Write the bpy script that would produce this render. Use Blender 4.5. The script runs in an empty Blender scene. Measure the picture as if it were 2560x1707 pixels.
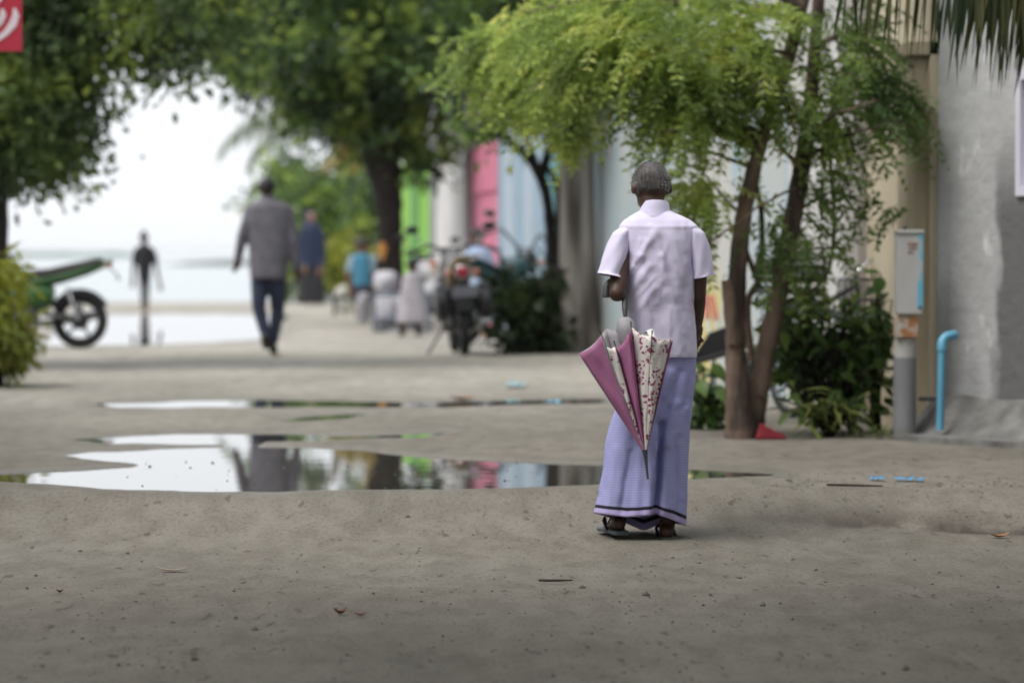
import bpy, math, random
import numpy as np
from mathutils import Vector, Matrix, Euler
from math import sin, cos, pi, radians as R

random.seed(7)
rng = np.random.default_rng(11)
sc = bpy.context.scene
col = sc.collection

# ------------------------------------------------------------------ camera, world, sun, exposure
F = 9600.0          # focal length in photo pixels (135 mm on a 36 mm sensor, 2560 px)
HC = 1.01           # camera height above the puddle level
HY = 640.0          # row of the sea horizon
cam_d = bpy.data.cameras.new('camera'); cam = bpy.data.objects.new('camera', cam_d); col.objects.link(cam)
cam.location = (0, 0, HC)
cam.rotation_euler = (pi/2 - math.atan((853.5-HY)/F), 0, 0)
cam_d.sensor_width = 36; cam_d.lens = 135; cam_d.clip_start = .1; cam_d.clip_end = 40000
cam_d.dof.use_dof = True; cam_d.dof.focus_distance = 14.0; cam_d.dof.aperture_fstop = 2.9
sc.camera = cam

SUN_EL, SUN_AZ = R(60), R(-122)      # azimuth measured from +Y towards +X
w = bpy.data.worlds.new('World'); sc.world = w; w.use_nodes = True
nt = w.node_tree; nt.nodes.clear()
sky = nt.nodes.new('ShaderNodeTexSky'); sky.sky_type = 'NISHITA'; sky.sun_disc = False
sky.sun_elevation = SUN_EL; sky.sun_rotation = SUN_AZ; sky.dust_density = 4; sky.air_density = 1.0
hs = nt.nodes.new('ShaderNodeHueSaturation'); hs.inputs['Saturation'].default_value = .22
mx = nt.nodes.new('ShaderNodeMix'); mx.data_type = 'RGBA'; mx.inputs[0].default_value = .6
mx.inputs[7].default_value = (8.6, 8.9, 9.3, 1)
bg = nt.nodes.new('ShaderNodeBackground'); bg.inputs[1].default_value = .1
wo = nt.nodes.new('ShaderNodeOutputWorld')
nt.links.new(sky.outputs[0], hs.inputs['Color']); nt.links.new(hs.outputs[0], mx.inputs[6])
nt.links.new(mx.outputs[2], bg.inputs[0]); nt.links.new(bg.outputs[0], wo.inputs[0])
sun_d = bpy.data.lights.new('sun', 'SUN'); sun_d.energy = 1.5; sun_d.angle = R(28); sun_d.color = (1, .96, .9)
sun = bpy.data.objects.new('sun', sun_d); col.objects.link(sun)
sd = Vector((sin(SUN_AZ)*cos(SUN_EL), cos(SUN_AZ)*cos(SUN_EL), sin(SUN_EL)))
sun.rotation_euler = sd.to_track_quat('Z', 'Y').to_euler(); sun.location = (0, 0, 30)
vs = sc.view_settings
vs.view_transform = 'Standard'; vs.look = 'None'; vs.exposure = .92; vs.gamma = 1; vs.use_curve_mapping = False
sc.cycles.use_denoising = True
sc.cycles.max_bounces = 9; sc.cycles.transparent_max_bounces = 8
sc.cycles.diffuse_bounces = 5; sc.cycles.glossy_bounces = 3; sc.cycles.transmission_bounces = 6
sc.cycles.caustics_reflective = False; sc.cycles.caustics_refractive = False

# ------------------------------------------------------------------ helpers
def at(px, py, d):
    return Vector(((px-1280)/F*d, d, HC-(py-HY)/F*d))

def link(o, parent=None):
    col.objects.link(o)
    if parent: o.parent = parent
    return o

def tag(o, label=None, cat=None, group=None, kind=None):
    if label: o['label'] = label
    if cat: o['category'] = cat
    if group: o['group'] = group
    if kind: o['kind'] = kind
    return o

def empty(name, loc, label=None, cat=None, group=None, rz=0):
    o = bpy.data.objects.new(name, None); link(o)
    o.location = loc; o.rotation_euler = (0, 0, rz); o.empty_display_size = .1
    return tag(o, label, cat, group)

class MB:
    """collects vertices and faces"""
    def __init__(s): s.v = []; s.f = []; s.uv = None
    def add(s, V, Fc):
        n = len(s.v); s.v += [tuple(p) for p in V]; s.f += [tuple(i+n for i in f) for f in Fc]; return s
    def box(s, a, b):
        (x0, y0, z0), (x1, y1, z1) = a, b
        return s.hexa([(x0,y0,z0),(x1,y0,z0),(x1,y1,z0),(x0,y1,z0),(x0,y0,z1),(x1,y0,z1),(x1,y1,z1),(x0,y1,z1)])
    def hexa(s, V):
        return s.add(V, [(3,2,1,0),(4,5,6,7),(0,1,5,4),(1,2,6,5),(2,3,7,6),(3,0,4,7)])
    def tube(s, pts, rad, n=8, cap=True, flat=1.0):
        pts = [Vector(p) for p in pts]
        if not hasattr(rad, '__len__'): rad = [rad]*len(pts)
        rings = []; up = None
        for i, p in enumerate(pts):
            t = (pts[min(i+1, len(pts)-1)] - pts[max(i-1, 0)])
            t = t.normalized() if t.length > 1e-9 else Vector((0,0,1))
            if up is None:
                up = Vector((0,0,1)) if abs(t.z) < .9 else Vector((0,1,0))
            a = t.cross(up); a = a.normalized() if a.length > 1e-6 else t.orthogonal().normalized()
            b = t.cross(a).normalized(); up = a.cross(t).normalized()
            rings.append([p + (a*cos(2*pi*k/n) + b*sin(2*pi*k/n)*flat)*rad[i] for k in range(n)])
        return s.loft(rings, cap)
    def loft(s, rings, cap=True, closed=True):
        n = len(rings[0]); V = [p for r in rings for p in r]; Fc = []
        for i in range(len(rings)-1):
            for k in range(n if closed else n-1):
                k2 = (k+1) % n
                Fc.append((i*n+k, i*n+k2, (i+1)*n+k2, (i+1)*n+k))
        if cap:
            Fc.append(tuple(range(n))[::-1]); Fc.append(tuple((len(rings)-1)*n+k for k in range(n)))
        return s.add(V, Fc)
    def ball(s, c, r, rot=None, nu=14, nv=9):
        c = Vector(c); r = (r, r, r) if not hasattr(r, '__len__') else r
        rings = []
        for j in range(1, nv):
            ph = pi*j/nv
            ring = [Vector((r[0]*sin(ph)*cos(2*pi*k/nu), r[1]*sin(ph)*sin(2*pi*k/nu), r[2]*cos(ph))) for k in range(nu)]
            if rot: ring = [rot @ q for q in ring]
            rings.append([c+q for q in ring])
        top = Vector((0,0,r[2])); bot = -top
        if rot: top = rot @ top; bot = rot @ bot
        n0 = len(s.v); s.loft(rings, False)
        s.v += [tuple(c+top), tuple(c+bot)]; it = len(s.v)-2
        for k in range(nu):
            s.f.append((n0+(k+1) % nu, n0+k, it)); m = n0+(nv-2)*nu
            s.f.append((m+k, m+(k+1) % nu, it+1))
        return s
    def capsule(s, p0, r0, p1, r1, n=12):
        p0 = Vector(p0); p1 = Vector(p1); d = p1-p0; L = d.length
        if L < 1e-6: return s.ball(p0, r0)
        t = d/L; a = t.orthogonal().normalized(); b = t.cross(a)
        rings = []
        for ang in (80, 50, 20): 
            rings.append((p0 - t*r0*sin(R(ang)), r0*cos(R(ang))))
        for k in range(1, 4): rings.append((p0+d*(k/4), r0+(r1-r0)*k/4))
        for ang in (20, 50, 80): rings.append((p1 + t*r1*sin(R(ang)), r1*cos(R(ang))))
        return s.loft([[c + (a*cos(2*pi*k/n)+b*sin(2*pi*k/n))*r for k in range(n)] for c, r in rings])
    def lathe(s, prof, c=(0,0,0), axis='z', n=24, cap=True):
        c = Vector(c); rings = []
        for r, h in prof:
            ring = []
            for k in range(n):
                x, y = r*cos(2*pi*k/n), r*sin(2*pi*k/n)
                q = Vector((x, y, h)) if axis == 'z' else (Vector((x, h, y)) if axis == 'y' else Vector((h, x, y)))
                ring.append(c+q)
            rings.append(ring)
        return s.loft(rings, cap)
    def torus(s, c, Rr, r, axis='y', n=28, m=8, flat=1.0):
        c = Vector(c); rings = []
        for k in range(n):
            a = 2*pi*k/n; ring = []
            for j in range(m):
                b = 2*pi*j/m; q = Rr + r*cos(b); h = r*flat*sin(b)
                ring.append(c + (Vector((q*cos(a), h, q*sin(a))) if axis == 'y' else Vector((q*cos(a), q*sin(a), h))))
            rings.append(ring)
        rings.append(rings[0]); return s.loft(rings, False)
    def build(s, name, m, parent=None, smooth=True, angle=None):
        return mesh(name, s.v, s.f, m, parent, smooth)

def mesh(name, V, Fc, m, parent=None, smooth=True):
    me = bpy.data.meshes.new(name); me.from_pydata([tuple(p) for p in V], [], [tuple(f) for f in Fc]); me.update()
    if smooth:
        me.polygons.foreach_set('use_smooth', [True]*len(me.polygons))
        try: me.set_sharp_from_angle(angle=R(42))
        except Exception: pass
    if m: me.materials.append(m)
    o = bpy.data.objects.new(name, me); return link(o, parent)

def fast_mesh(name, V, nper, m, parent=None, smooth=False):
    """V (N*nper,3) numpy: N separate faces of nper vertices"""
    V = np.asarray(V, dtype=np.float32); n = len(V)//nper
    me = bpy.data.meshes.new(name); me.vertices.add(len(V)); me.vertices.foreach_set('co', V.ravel())
    me.loops.add(len(V)); me.loops.foreach_set('vertex_index', np.arange(len(V), dtype=np.int32))
    me.polygons.add(n); me.polygons.foreach_set('loop_start', np.arange(0, len(V), nper, dtype=np.int32))
    me.update(calc_edges=True); me.materials.append(m)
    return link(bpy.data.objects.new(name, me), parent)

def remesh(o, vox, smooth=4, fac=.5):
    r = o.modifiers.new('remesh', 'REMESH'); r.mode = 'VOXEL'; r.voxel_size = vox; r.use_smooth_shade = True
    s = o.modifiers.new('smooth', 'SMOOTH'); s.factor = fac; s.iterations = smooth
    return o

def grid_noise(x, y, seed=0):
    """value noise on numpy arrays"""
    xi = np.floor(x).astype(np.int64); yi = np.floor(y).astype(np.int64); xf = x-xi; yf = y-yi
    def h(a, b):
        n = (a*374761393 + b*668265263 + seed*1442695041) & 0x7fffffff
        n = ((n ^ (n >> 13))*1274126177) & 0x7fffffff
        return ((n ^ (n >> 16)) & 0xffff)/65535.0
    u = xf*xf*(3-2*xf); v = yf*yf*(3-2*yf)
    return (h(xi, yi)*(1-u)+h(xi+1, yi)*u)*(1-v)+(h(xi, yi+1)*(1-u)+h(xi+1, yi+1)*u)*v

# ------------------------------------------------------------------ materials
def nodes(name):
    m = bpy.data.materials.new(name); m.use_nodes = True
    n = m.node_tree; return m, n, n.nodes['Principled BSDF'], n.nodes['Material Output']

def mat(name, c, c2=None, scale=6, rough=.7, bump=0, bscale=40, metal=0, spec=.4, detail=6, lo=.35, hi=.65, stretch=None):
    m, n, b, out = nodes(name); L = n.links
    tc = n.nodes.new('ShaderNodeTexCoord'); src = tc.outputs['Object']
    if stretch:
        mp = n.nodes.new('ShaderNodeMapping'); mp.inputs['Scale'].default_value = stretch
        L.new(src, mp.inputs[0]); src = mp.outputs[0]
    nz = n.nodes.new('ShaderNodeTexNoise'); nz.inputs['Scale'].default_value = scale; nz.inputs['Detail'].default_value = detail
    rp = n.nodes.new('ShaderNodeValToRGB'); e = rp.color_ramp.elements
    c2 = c2 or tuple(k*.72 for k in c)
    e[0].position = lo; e[0].color = (*c2, 1); e[1].position = hi; e[1].color = (*c, 1)
    L.new(src, nz.inputs['Vector']); L.new(nz.outputs['Fac'], rp.inputs[0]); L.new(rp.outputs[0], b.inputs['Base Color'])
    b.inputs['Roughness'].default_value = rough; b.inputs['Metallic'].default_value = metal
    b.inputs['Specular IOR Level'].default_value = spec
    if bump:
        n2 = n.nodes.new('ShaderNodeTexNoise'); n2.inputs['Scale'].default_value = bscale; n2.inputs['Detail'].default_value = 8
        bp = n.nodes.new('ShaderNodeBump'); bp.inputs['Strength'].default_value = bump; bp.inputs['Distance'].default_value = .02
        L.new(src, n2.inputs['Vector']); L.new(n2.outputs['Fac'], bp.inputs['Height']); L.new(bp.outputs[0], b.inputs['Normal'])
    return m

def leaf_mat(name, cols, trans=.45, rough=.5, cscale=1.7):
    m, n, b, out = nodes(name); L = n.links
    g = n.nodes.new('ShaderNodeNewGeometry'); rp = n.nodes.new('ShaderNodeValToRGB')
    el = rp.color_ramp.elements
    while len(el) < len(cols): el.new(.5)
    for i, c in enumerate(cols): el[i].position = i/(len(cols)-1); el[i].color = (*c, 1)
    tc = n.nodes.new('ShaderNodeTexCoord'); nz = n.nodes.new('ShaderNodeTexNoise'); nz.inputs['Scale'].default_value = cscale; nz.inputs['Detail'].default_value = 1
    a1 = n.nodes.new('ShaderNodeMath'); a1.operation = 'MULTIPLY_ADD'; a1.inputs[1].default_value = 3.2; a1.inputs[2].default_value = -1.42
    a2 = n.nodes.new('ShaderNodeMath'); a2.operation = 'MULTIPLY_ADD'; a2.inputs[1].default_value = .4; a2.use_clamp = True
    L.new(tc.outputs['Object'], nz.inputs['Vector']); L.new(nz.outputs['Fac'], a1.inputs[0]); L.new(g.outputs['Random Per Island'], a2.inputs[0]); L.new(a1.outputs[0], a2.inputs[2])
    L.new(a2.outputs[0], rp.inputs[0]); L.new(rp.outputs[0], b.inputs['Base Color'])
    b.inputs['Roughness'].default_value = rough; b.inputs['Specular IOR Level'].default_value = .35
    t = n.nodes.new('ShaderNodeBsdfTranslucent'); ms = n.nodes.new('ShaderNodeMixShader'); ms.inputs[0].default_value = trans
    hv = n.nodes.new('ShaderNodeHueSaturation'); hv.inputs['Hue'].default_value = .485; hv.inputs['Value'].default_value = 1.5; hv.inputs['Saturation'].default_value = 1.05
    L.new(rp.outputs[0], hv.inputs['Color']); L.new(hv.outputs[0], t.inputs[0])
    L.new(b.outputs[0], ms.inputs[1]); L.new(t.outputs[0], ms.inputs[2]); L.new(ms.outputs[0], out.inputs[0])
    return m

M = {}
M['bark_dark'] = mat('bark_dark', (.032,.026,.021), (.012,.01,.009), 14, .9, .6, 30, stretch=(1,1,.3))
M['bark_brown'] = mat('bark_brown', (.20,.14,.105), (.055,.04,.032), 9, .9, .9, 30, stretch=(1,1,.3), lo=.4, hi=.62)
M['bark_grey'] = mat('bark_grey', (0.36,0.323,0.292), (0.09,0.075,0.068), 5, .9, .6, 20, stretch=(1,1,.12), lo=.4, hi=.6)
M['leaf_dark'] = leaf_mat('leaf_dark', [(0.06,0.09,0.042), (0.073,0.12,0.045), (0.105,0.165,0.053), (0.16,0.23,0.06), (0.27,0.345,0.075)], .4)
M['leaf_mid'] = leaf_mat('leaf_mid', [(0.038,0.066,0.03), (0.058,0.104,0.036), (0.098,0.175,0.048), (0.18,0.275,0.066), (0.31,0.40,0.084)], .45)
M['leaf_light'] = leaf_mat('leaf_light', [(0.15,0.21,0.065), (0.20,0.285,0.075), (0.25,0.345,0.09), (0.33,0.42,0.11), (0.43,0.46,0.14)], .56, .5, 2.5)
M['leaf_shade'] = leaf_mat('leaf_shade', [(0.084,0.144,0.048), (0.12,0.192,0.054), (0.144,0.216,0.06), (0.204,0.276,0.072)], .45, .5, 2.5)  # darker copy of leaf_light, shade of the right-hand sprays put into the colour
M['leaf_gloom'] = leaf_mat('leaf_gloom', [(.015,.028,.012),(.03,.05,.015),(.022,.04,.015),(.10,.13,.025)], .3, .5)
M['leaf_yellow'] = leaf_mat('leaf_yellow', [(.16,.19,.02),(.24,.26,.04),(.11,.15,.03),(.28,.27,.06)], .45)
M['leaf_shrub'] = leaf_mat('leaf_shrub', [(0.05,0.09,0.03),(0.09,0.16,0.04),(0.07,0.12,0.04),(0.18,0.25,0.06)], .35, .35)
M['frond_yellow'] = leaf_mat('frond_yellow', [(.28,.22,.05),(.34,.25,.06),(.2,.2,.05)], .4)
M['frond'] = leaf_mat('frond', [(.045,.07,.025),(.07,.10,.03),(.11,.13,.035),(.17,.15,.04)], .35)
M['frond_far'] = leaf_mat('frond_far', [(.08,.12,.05),(.1,.14,.06),(.07,.11,.05)], .5)

# ------------------------------------------------------------------ ground height
_pd = np.array([-30, 0, 9, 14.3, 15.0, 15.5, 16.0, 16.32, 17, 22, 26, 32, 40, 46, 60, 75, 85, 100, 150, 400], float)
_pz = np.array([-.2,-.17,-.15,-.142,-.134,-.120,-.045,.010,.011,.014,.022,.055,.072,.055,.045,.03,.0,-.35,-1.5,-5.], float)
PUD = [
 dict(name='puddle', z=0, label='wide shallow puddle mirroring the walkers just beyond the old man in the sarong', poly=[(-90,1207),(0,1206),(120,1213),(250,1223),(450,1229),(700,1229),(1000,1227),(1250,1223),(1500,1213),(1720,1199),(1960,1189),(1930,1184),(1720,1174),(1500,1164),(1300,1156),(1150,1151),(1010,1138),(900,1126),(760,1119),(650,1118),(640,1104),(800,1101),(1050,1094),(1130,1081),(860,1090),(640,1084),(430,1086),(250,1095),(180,1101),(260,1108),(420,1112),(560,1113),(590,1118),(400,1122),(240,1130),(165,1139),(260,1152),(360,1164),(200,1178),(0,1186),(-90,1186)]),
 dict(name='puddle', z=.012, label='long thin puddle lying across the street, farther off than the wide one', poly=[(230,1011),(480,1003),(640,1000),(900,1003),(1100,1007),(1300,1002),(1520,998),(1520,1006),(1300,1012),(1050,1019),(640,1018),(300,1018)]),
 dict(name='puddle', z=.004, label='small dark sliver of puddle between the two larger ones', poly=[(690,1052),(800,1041),(880,1036),(930,1039),(840,1047),(740,1054)]),
 dict(name='flooded_strip', z=.03, label='flooded white strip of street in front of the sea', poly=[(60,862),(120,853),(180,796),(260,789),(420,787),(560,788),(720,790),(700,806),(690,838),(640,848),(500,856),(380,861),(240,864)]),
]
_fr = np.random.default_rng(5); _fp = np.stack([_fr.uniform(-2.2, 2.6, 46), _fr.uniform(8.5, 15.6, 46)], 1); _fa = _fr.normal(0, .35, 46)
def base_z(d): return np.interp(d, _pd, _pz)
def poly_sd(u, v, poly):
    """signed distance, positive inside, v stretched"""
    P = np.array(poly, float); P = P*np.array([.25, 1.]); u = u*.25
    ins = np.zeros(u.shape, bool); dm = np.full(u.shape, 1e9)
    for (x0, y0), (x1, y1) in zip(P, np.roll(P, -1, 0)):
        c = ((y0 > v) != (y1 > v)) & (u < (x1-x0)*(v-y0)/((y1-y0) if y1 != y0 else 1e-9)+x0)
        ins ^= c
        ex, ey = x1-x0, y1-y0; t = np.clip(((u-x0)*ex+(v-y0)*ey)/(ex*ex+ey*ey+1e-12), 0, 1)
        dm = np.minimum(dm, np.hypot(u-x0-t*ex, v-y0-t*ey))
    return np.where(ins, dm, -dm)
def ground(x, d, full=False):
    x = np.asarray(x, float); d = np.asarray(d, float)
    z = base_z(d); dd = np.maximum(d, 5)
    fade = np.clip((d-6)/4, 0, 1)*np.clip((95-d)/20, 0, 1)
    z = z + fade*((grid_noise(x*.9, d*.5, 1)-.5)*.012 + (grid_noise(x*2.6, d*1.3, 2)-.5)*.009 + (grid_noise(x*7, d*4, 3)-.5)*.006)
    q = x+.09*d+.12*np.sin(d*.35)+.05*np.sin(d*1.1)
    for q0, dep in ((-.9, .007), (.15, .008), (1.35, .006), (2.3, .007), (-2.0, .006)):
        tr = np.abs(q-q0-.1*np.sin(d*.21+q0)); z = z + fade*(d < 16.2)*(-dep*np.exp(-(tr/.05)**2)+.45*dep*np.exp(-((tr-.1)/.035)**2))*(.4+.9*grid_noise(x*1.3, d*.8, 21))
    fpz = np.zeros_like(z)
    for k in range(46):
        fx, fd = _fp[k]; ca, sa = math.cos(_fa[k]), math.sin(_fa[k]); ux = (x-fx)*ca+(d-fd)*sa; uy = -(x-fx)*sa+(d-fd)*ca
        r2 = (ux/.055)**2+(uy/.13)**2; fpz += -.009*np.exp(-r2**2)+.004*np.exp(-((np.sqrt(r2)-1.35)/.25)**2)
    z = z + fpz*(d < 15.9)
    # rut on the right foreground
    u0 = 1280+F*x/dd; v0 = HY+F*(HC-base_z(d))/dd
    line = 1268+ (u0-1400)*.032+(grid_noise(x*3.1, d*.1, 31)-.5)*16
    rut = np.exp(-((v0-line-10)/(11+10*grid_noise(x*2, d*.2, 33)))**2)*np.clip((u0-1750)/450, 0, 1)*(d < 16.2)
    z = z - rut*.028 + .012*np.exp(-((v0-line+16)/9)**2)*np.clip((u0-1350)/400, 0, 1)*(d < 16.4)
    wet = np.zeros_like(z); 
    for p in PUD:
        u = 1280+F*x/dd; v = HY+F*(HC-p['z'])/dd
        s = np.where((v > 700) & (d > 5), poly_sd(u + (grid_noise(x*6, d*3, 5)-.5)*26, v + (grid_noise(x*4, d*2.2, 9)-.5)*3.5, p['poly']), -99)
        m = np.clip((s+3.2)/6.0, 0, 1); m = m*m*(3-2*m)
        near = np.clip((s+26)/26, 0, 1)
        z = z*(1-near) + near*np.minimum(z, p['z']+.006+.022*np.clip(-s/26, 0, 1)) if p['name'] != 'x' else z
        z = np.where(near > 0, np.maximum(z, np.where(d > 16.30, p['z']+.004, -9)), z)
        z = z*(1-m) + m*(p['z']-.03)
        wet = np.maximum(wet, np.clip((s+14)/14, 0, 1))
    if full: return z, wet, rut
    return z
def gz(x, d): return float(ground(np.array([x]), np.array([d]))[0])
def foot(px, py):
    """point where the view ray through a photo pixel meets the ground"""
    d = F*HC/(py-HY)
    for _ in range(30):
        z = float(base_z(d)); d = min(86., .5*d+.5*F*(HC-z)/(py-HY))
    return Vector(((px-1280)/F*d, d, gz((px-1280)/F*d, d)))

def build_ground():
    v = np.concatenate([np.arange(1830, 1350, -3.0), np.arange(1350, 830, -1.7), np.arange(830, 664, -2.5)])
    rows = F*HC/(v-HY)
    rows = np.concatenate([[-40, -20, -8, 0, 4, 6.5, 7.6], rows, [430]])
    u = np.concatenate([[-120000,-50000,-20000,-9000,-5000,-2800,-1600,-900,-500], np.arange(-240, 2800, 8.0), [3000,3400,4200,5600,8000,13000,24000,60000,140000]])
    D, U = np.meshgrid(rows, u, indexing='ij')
    X = (U-1280)/F*np.maximum(D, 8)
    Z, wet, rut = ground(X, D, True)
    nr, nc = D.shape
    idx = np.arange(nr*nc).reshape(nr, nc)
    q = np.stack([idx[:-1,:-1], idx[:-1,1:], idx[1:,1:], idx[1:,:-1]], -1).reshape(-1, 4)
    me = bpy.data.meshes.new('ground'); me.vertices.add(nr*nc)
    me.vertices.foreach_set('co', np.stack([X, D, Z], -1).astype(np.float32).ravel())
    me.loops.add(q.size); me.loops.foreach_set('vertex_index', q.astype(np.int32).ravel())
    me.polygons.add(len(q)); me.polygons.foreach_set('loop_start', np.arange(0, q.size, 4, dtype=np.int32))
    me.update(calc_edges=True); me.polygons.foreach_set('use_smooth', [True]*len(q))
    for nm, arr in (('wet', wet), ('rut', rut)):
        a = me.attributes.new(nm, 'FLOAT', 'POINT'); a.data.foreach_set('value', arr.astype(np.float32).ravel())
    m, n, b, out = nodes('sand'); L = n.links
    tc = n.nodes.new('ShaderNodeTexCoord')
    def noise(scale, detail, stretch=None):
        nz = n.nodes.new('ShaderNodeTexNoise'); nz.inputs['Scale'].default_value = scale; nz.inputs['Detail'].default_value = detail
        src = tc.outputs['Object']
        if stretch:
            mp = n.nodes.new('ShaderNodeMapping'); mp.inputs['Scale'].default_value = stretch; L.new(src, mp.inputs[0]); src = mp.outputs[0]
        L.new(src, nz.inputs['Vector']); return nz.outputs['Fac']
    def ramp(f, p0, c0, p1, c1):
        r = n.nodes.new('ShaderNodeValToRGB'); e = r.color_ramp.elements
        e[0].position = p0; e[0].color = (*c0, 1); e[1].position = p1; e[1].color = (*c1, 1); L.new(f, r.inputs[0]); return r.outputs[0]
    def mix(f, a, bb, mode='MIX'):
        k = n.nodes.new('ShaderNodeMix'); k.data_type = 'RGBA'; k.blend_type = mode
        if isinstance(f, float): k.inputs[0].default_value = f
        else: L.new(f, k.inputs[0])
        for s_, val in ((6, a), (7, bb)):
            if isinstance(val, tuple): k.inputs[s_].default_value = (*val, 1)
            else: L.new(val, k.inputs[s_])
        return k.outputs[2]
    c = ramp(noise(1.1, 4, (1, .7, 1)), .35, (.29,.27,.235), .68, (.36,.34,.305))
    c = mix(.55, c, ramp(noise(9, 8, (1, .35, 1)), .38, (.26,.24,.205), .62, (.38,.36,.32)))
    c = mix(.7, c, ramp(noise(70, 6, (1, .5, 1)), .30, (.55,.55,.55), .52, (1,1,1)), 'MULTIPLY')
    c = mix(.8, c, ramp(noise(23, 3, (1, .22, 1)), .27, (.42,.39,.36), .36, (1,1,1)), 'MULTIPLY')
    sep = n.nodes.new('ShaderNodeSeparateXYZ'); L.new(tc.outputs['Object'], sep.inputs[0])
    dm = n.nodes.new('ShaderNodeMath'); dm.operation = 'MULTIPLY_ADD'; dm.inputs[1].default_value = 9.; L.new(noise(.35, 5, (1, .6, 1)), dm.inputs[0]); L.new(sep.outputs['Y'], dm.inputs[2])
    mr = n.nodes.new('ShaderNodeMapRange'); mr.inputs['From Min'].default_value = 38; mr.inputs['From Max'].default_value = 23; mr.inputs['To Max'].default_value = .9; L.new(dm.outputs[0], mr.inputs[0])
    c = mix(mr.outputs[0], c, (.435,.418,.395), 'MULTIPLY')      # foreground shade painted into the nearer sand, its border ragged
    c = mix(.5, c, ramp(noise(.55, 6, (1, .45, 1)), .40, (.66,.65,.64), .56, (1,1,1)), 'MULTIPLY')
    at_ = n.nodes.new('ShaderNodeAttribute'); at_.attribute_name = 'wet'
    ar = n.nodes.new('ShaderNodeAttribute'); ar.attribute_name = 'rut'
    rr = n.nodes.new('ShaderNodeMath'); rr.operation = 'MULTIPLY'; L.new(ar.outputs['Fac'], rr.inputs[0]); L.new(ramp(noise(5, 6, (1,.5,1)), .34, (0,0,0), .50, (1,1,1)), rr.inputs[1])
    c = mix(rr.outputs[0], c, (.05,.04,.033))
    c = mix(ramp(at_.outputs['Fac'], 0, (0,0,0), 1, (.45,.45,.45)), c, (.10,.09,.075))
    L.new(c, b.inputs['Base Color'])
    L.new(ramp(at_.outputs['Fac'], .35, (.9,.9,.9), .95, (.35,.35,.35)), b.inputs['Roughness'])
    b.inputs['Specular IOR Level'].default_value = .22
    bp = n.nodes.new('ShaderNodeBump'); bp.inputs['Strength'].default_value = .55; bp.inputs['Distance'].default_value = .012
    ad = n.nodes.new('ShaderNodeMath'); ad.operation = 'ADD'
    L.new(noise(55, 8), ad.inputs[0]); L.new(noise(9, 5, (1, .6, 1)), ad.inputs[1]); L.new(ad.outputs[0], bp.inputs['Height']); L.new(bp.outputs[0], b.inputs['Normal'])
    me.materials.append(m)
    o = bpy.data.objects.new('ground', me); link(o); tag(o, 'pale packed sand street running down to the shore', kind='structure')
    # water
    wm, n2, b2, _ = nodes('puddle_water'); b2.inputs['Base Color'].default_value = (.05,.047,.04,1); b2.inputs['Roughness'].default_value = .015; b2.inputs['IOR'].default_value = 1.36
    b2.inputs['Specular IOR Level'].default_value = .62
    t2 = n2.nodes.new('ShaderNodeTexCoord'); z2 = n2.nodes.new('ShaderNodeTexNoise'); z2.inputs['Scale'].default_value = 3; z2.inputs['Detail'].default_value = 3
    bb = n2.nodes.new('ShaderNodeBump'); bb.inputs['Strength'].default_value = .012; bb.inputs['Distance'].default_value = .02
    n2.links.new(t2.outputs['Object'], z2.inputs['Vector']); n2.links.new(z2.outputs['Fac'], bb.inputs['Height']); n2.links.new(bb.outputs[0], b2.inputs['Normal'])
    for p in PUD:
        P = np.array(p['poly'], float); u0, v0 = P.min(0); u1, v1 = P.max(0); u0 -= 30; u1 += 30; v0 -= 3; v1 += 4
        nu, nv = 90, 70; V = []; uu, vv = np.meshgrid(np.linspace(u0, u1, nu), np.linspace(v0, v1, nv))
        dd = F*(HC-p['z'])/(vv-HY); xx = (uu-1280)/F*dd
        keep = poly_sd(uu, vv, p['poly']) > -3
        for a, b_ in zip(xx.ravel(), dd.ravel()): V.append((a, b_, p['z']))
        Fc = [(j*nu+i, (j+1)*nu+i, (j+1)*nu+i+1, j*nu+i+1) for j in range(nv-1) for i in range(nu-1)
              if keep[j:j+2, i:i+2].any()]
        used = sorted({i for f in Fc for i in f}); mp = {k: i for i, k in enumerate(used)}
        o = mesh(p['name'], [V[k] for k in used], [tuple(mp[i] for i in f) for f in Fc], wm, None, False)
        if o.data.polygons and o.data.polygons[0].normal.z < 0: o.data.flip_normals()
        tag(o, p['label'], kind='structure')
build_ground()

# sea and far islands
sm, n3, b3, _ = nodes('sea_water'); b3.inputs['Base Color'].default_value = (.20,.26,.27,1); b3.inputs['Roughness'].default_value = .12; b3.inputs['IOR'].default_value = 1.33
t3 = n3.nodes.new('ShaderNodeTexCoord'); z3 = n3.nodes.new('ShaderNodeTexNoise'); z3.inputs['Scale'].default_value = 1.2; z3.inputs['Detail'].default_value = 5
bb3 = n3.nodes.new('ShaderNodeBump'); bb3.inputs['Strength'].default_value = .03; bb3.inputs['Distance'].default_value = .1
n3.links.new(t3.outputs['Object'], z3.inputs['Vector']); n3.links.new(z3.outputs['Fac'], bb3.inputs['Height']); n3.links.new(bb3.outputs[0], b3.inputs['Normal'])
sea = mesh('sea', [(-9000,95,-.3),(9000,95,-.3),(9000,30000,-.3),(-9000,30000,-.3)], [(0,1,2,3)], sm, None, False); tag(sea, 'calm pale sea beyond the end of the street', kind='structure')

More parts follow.
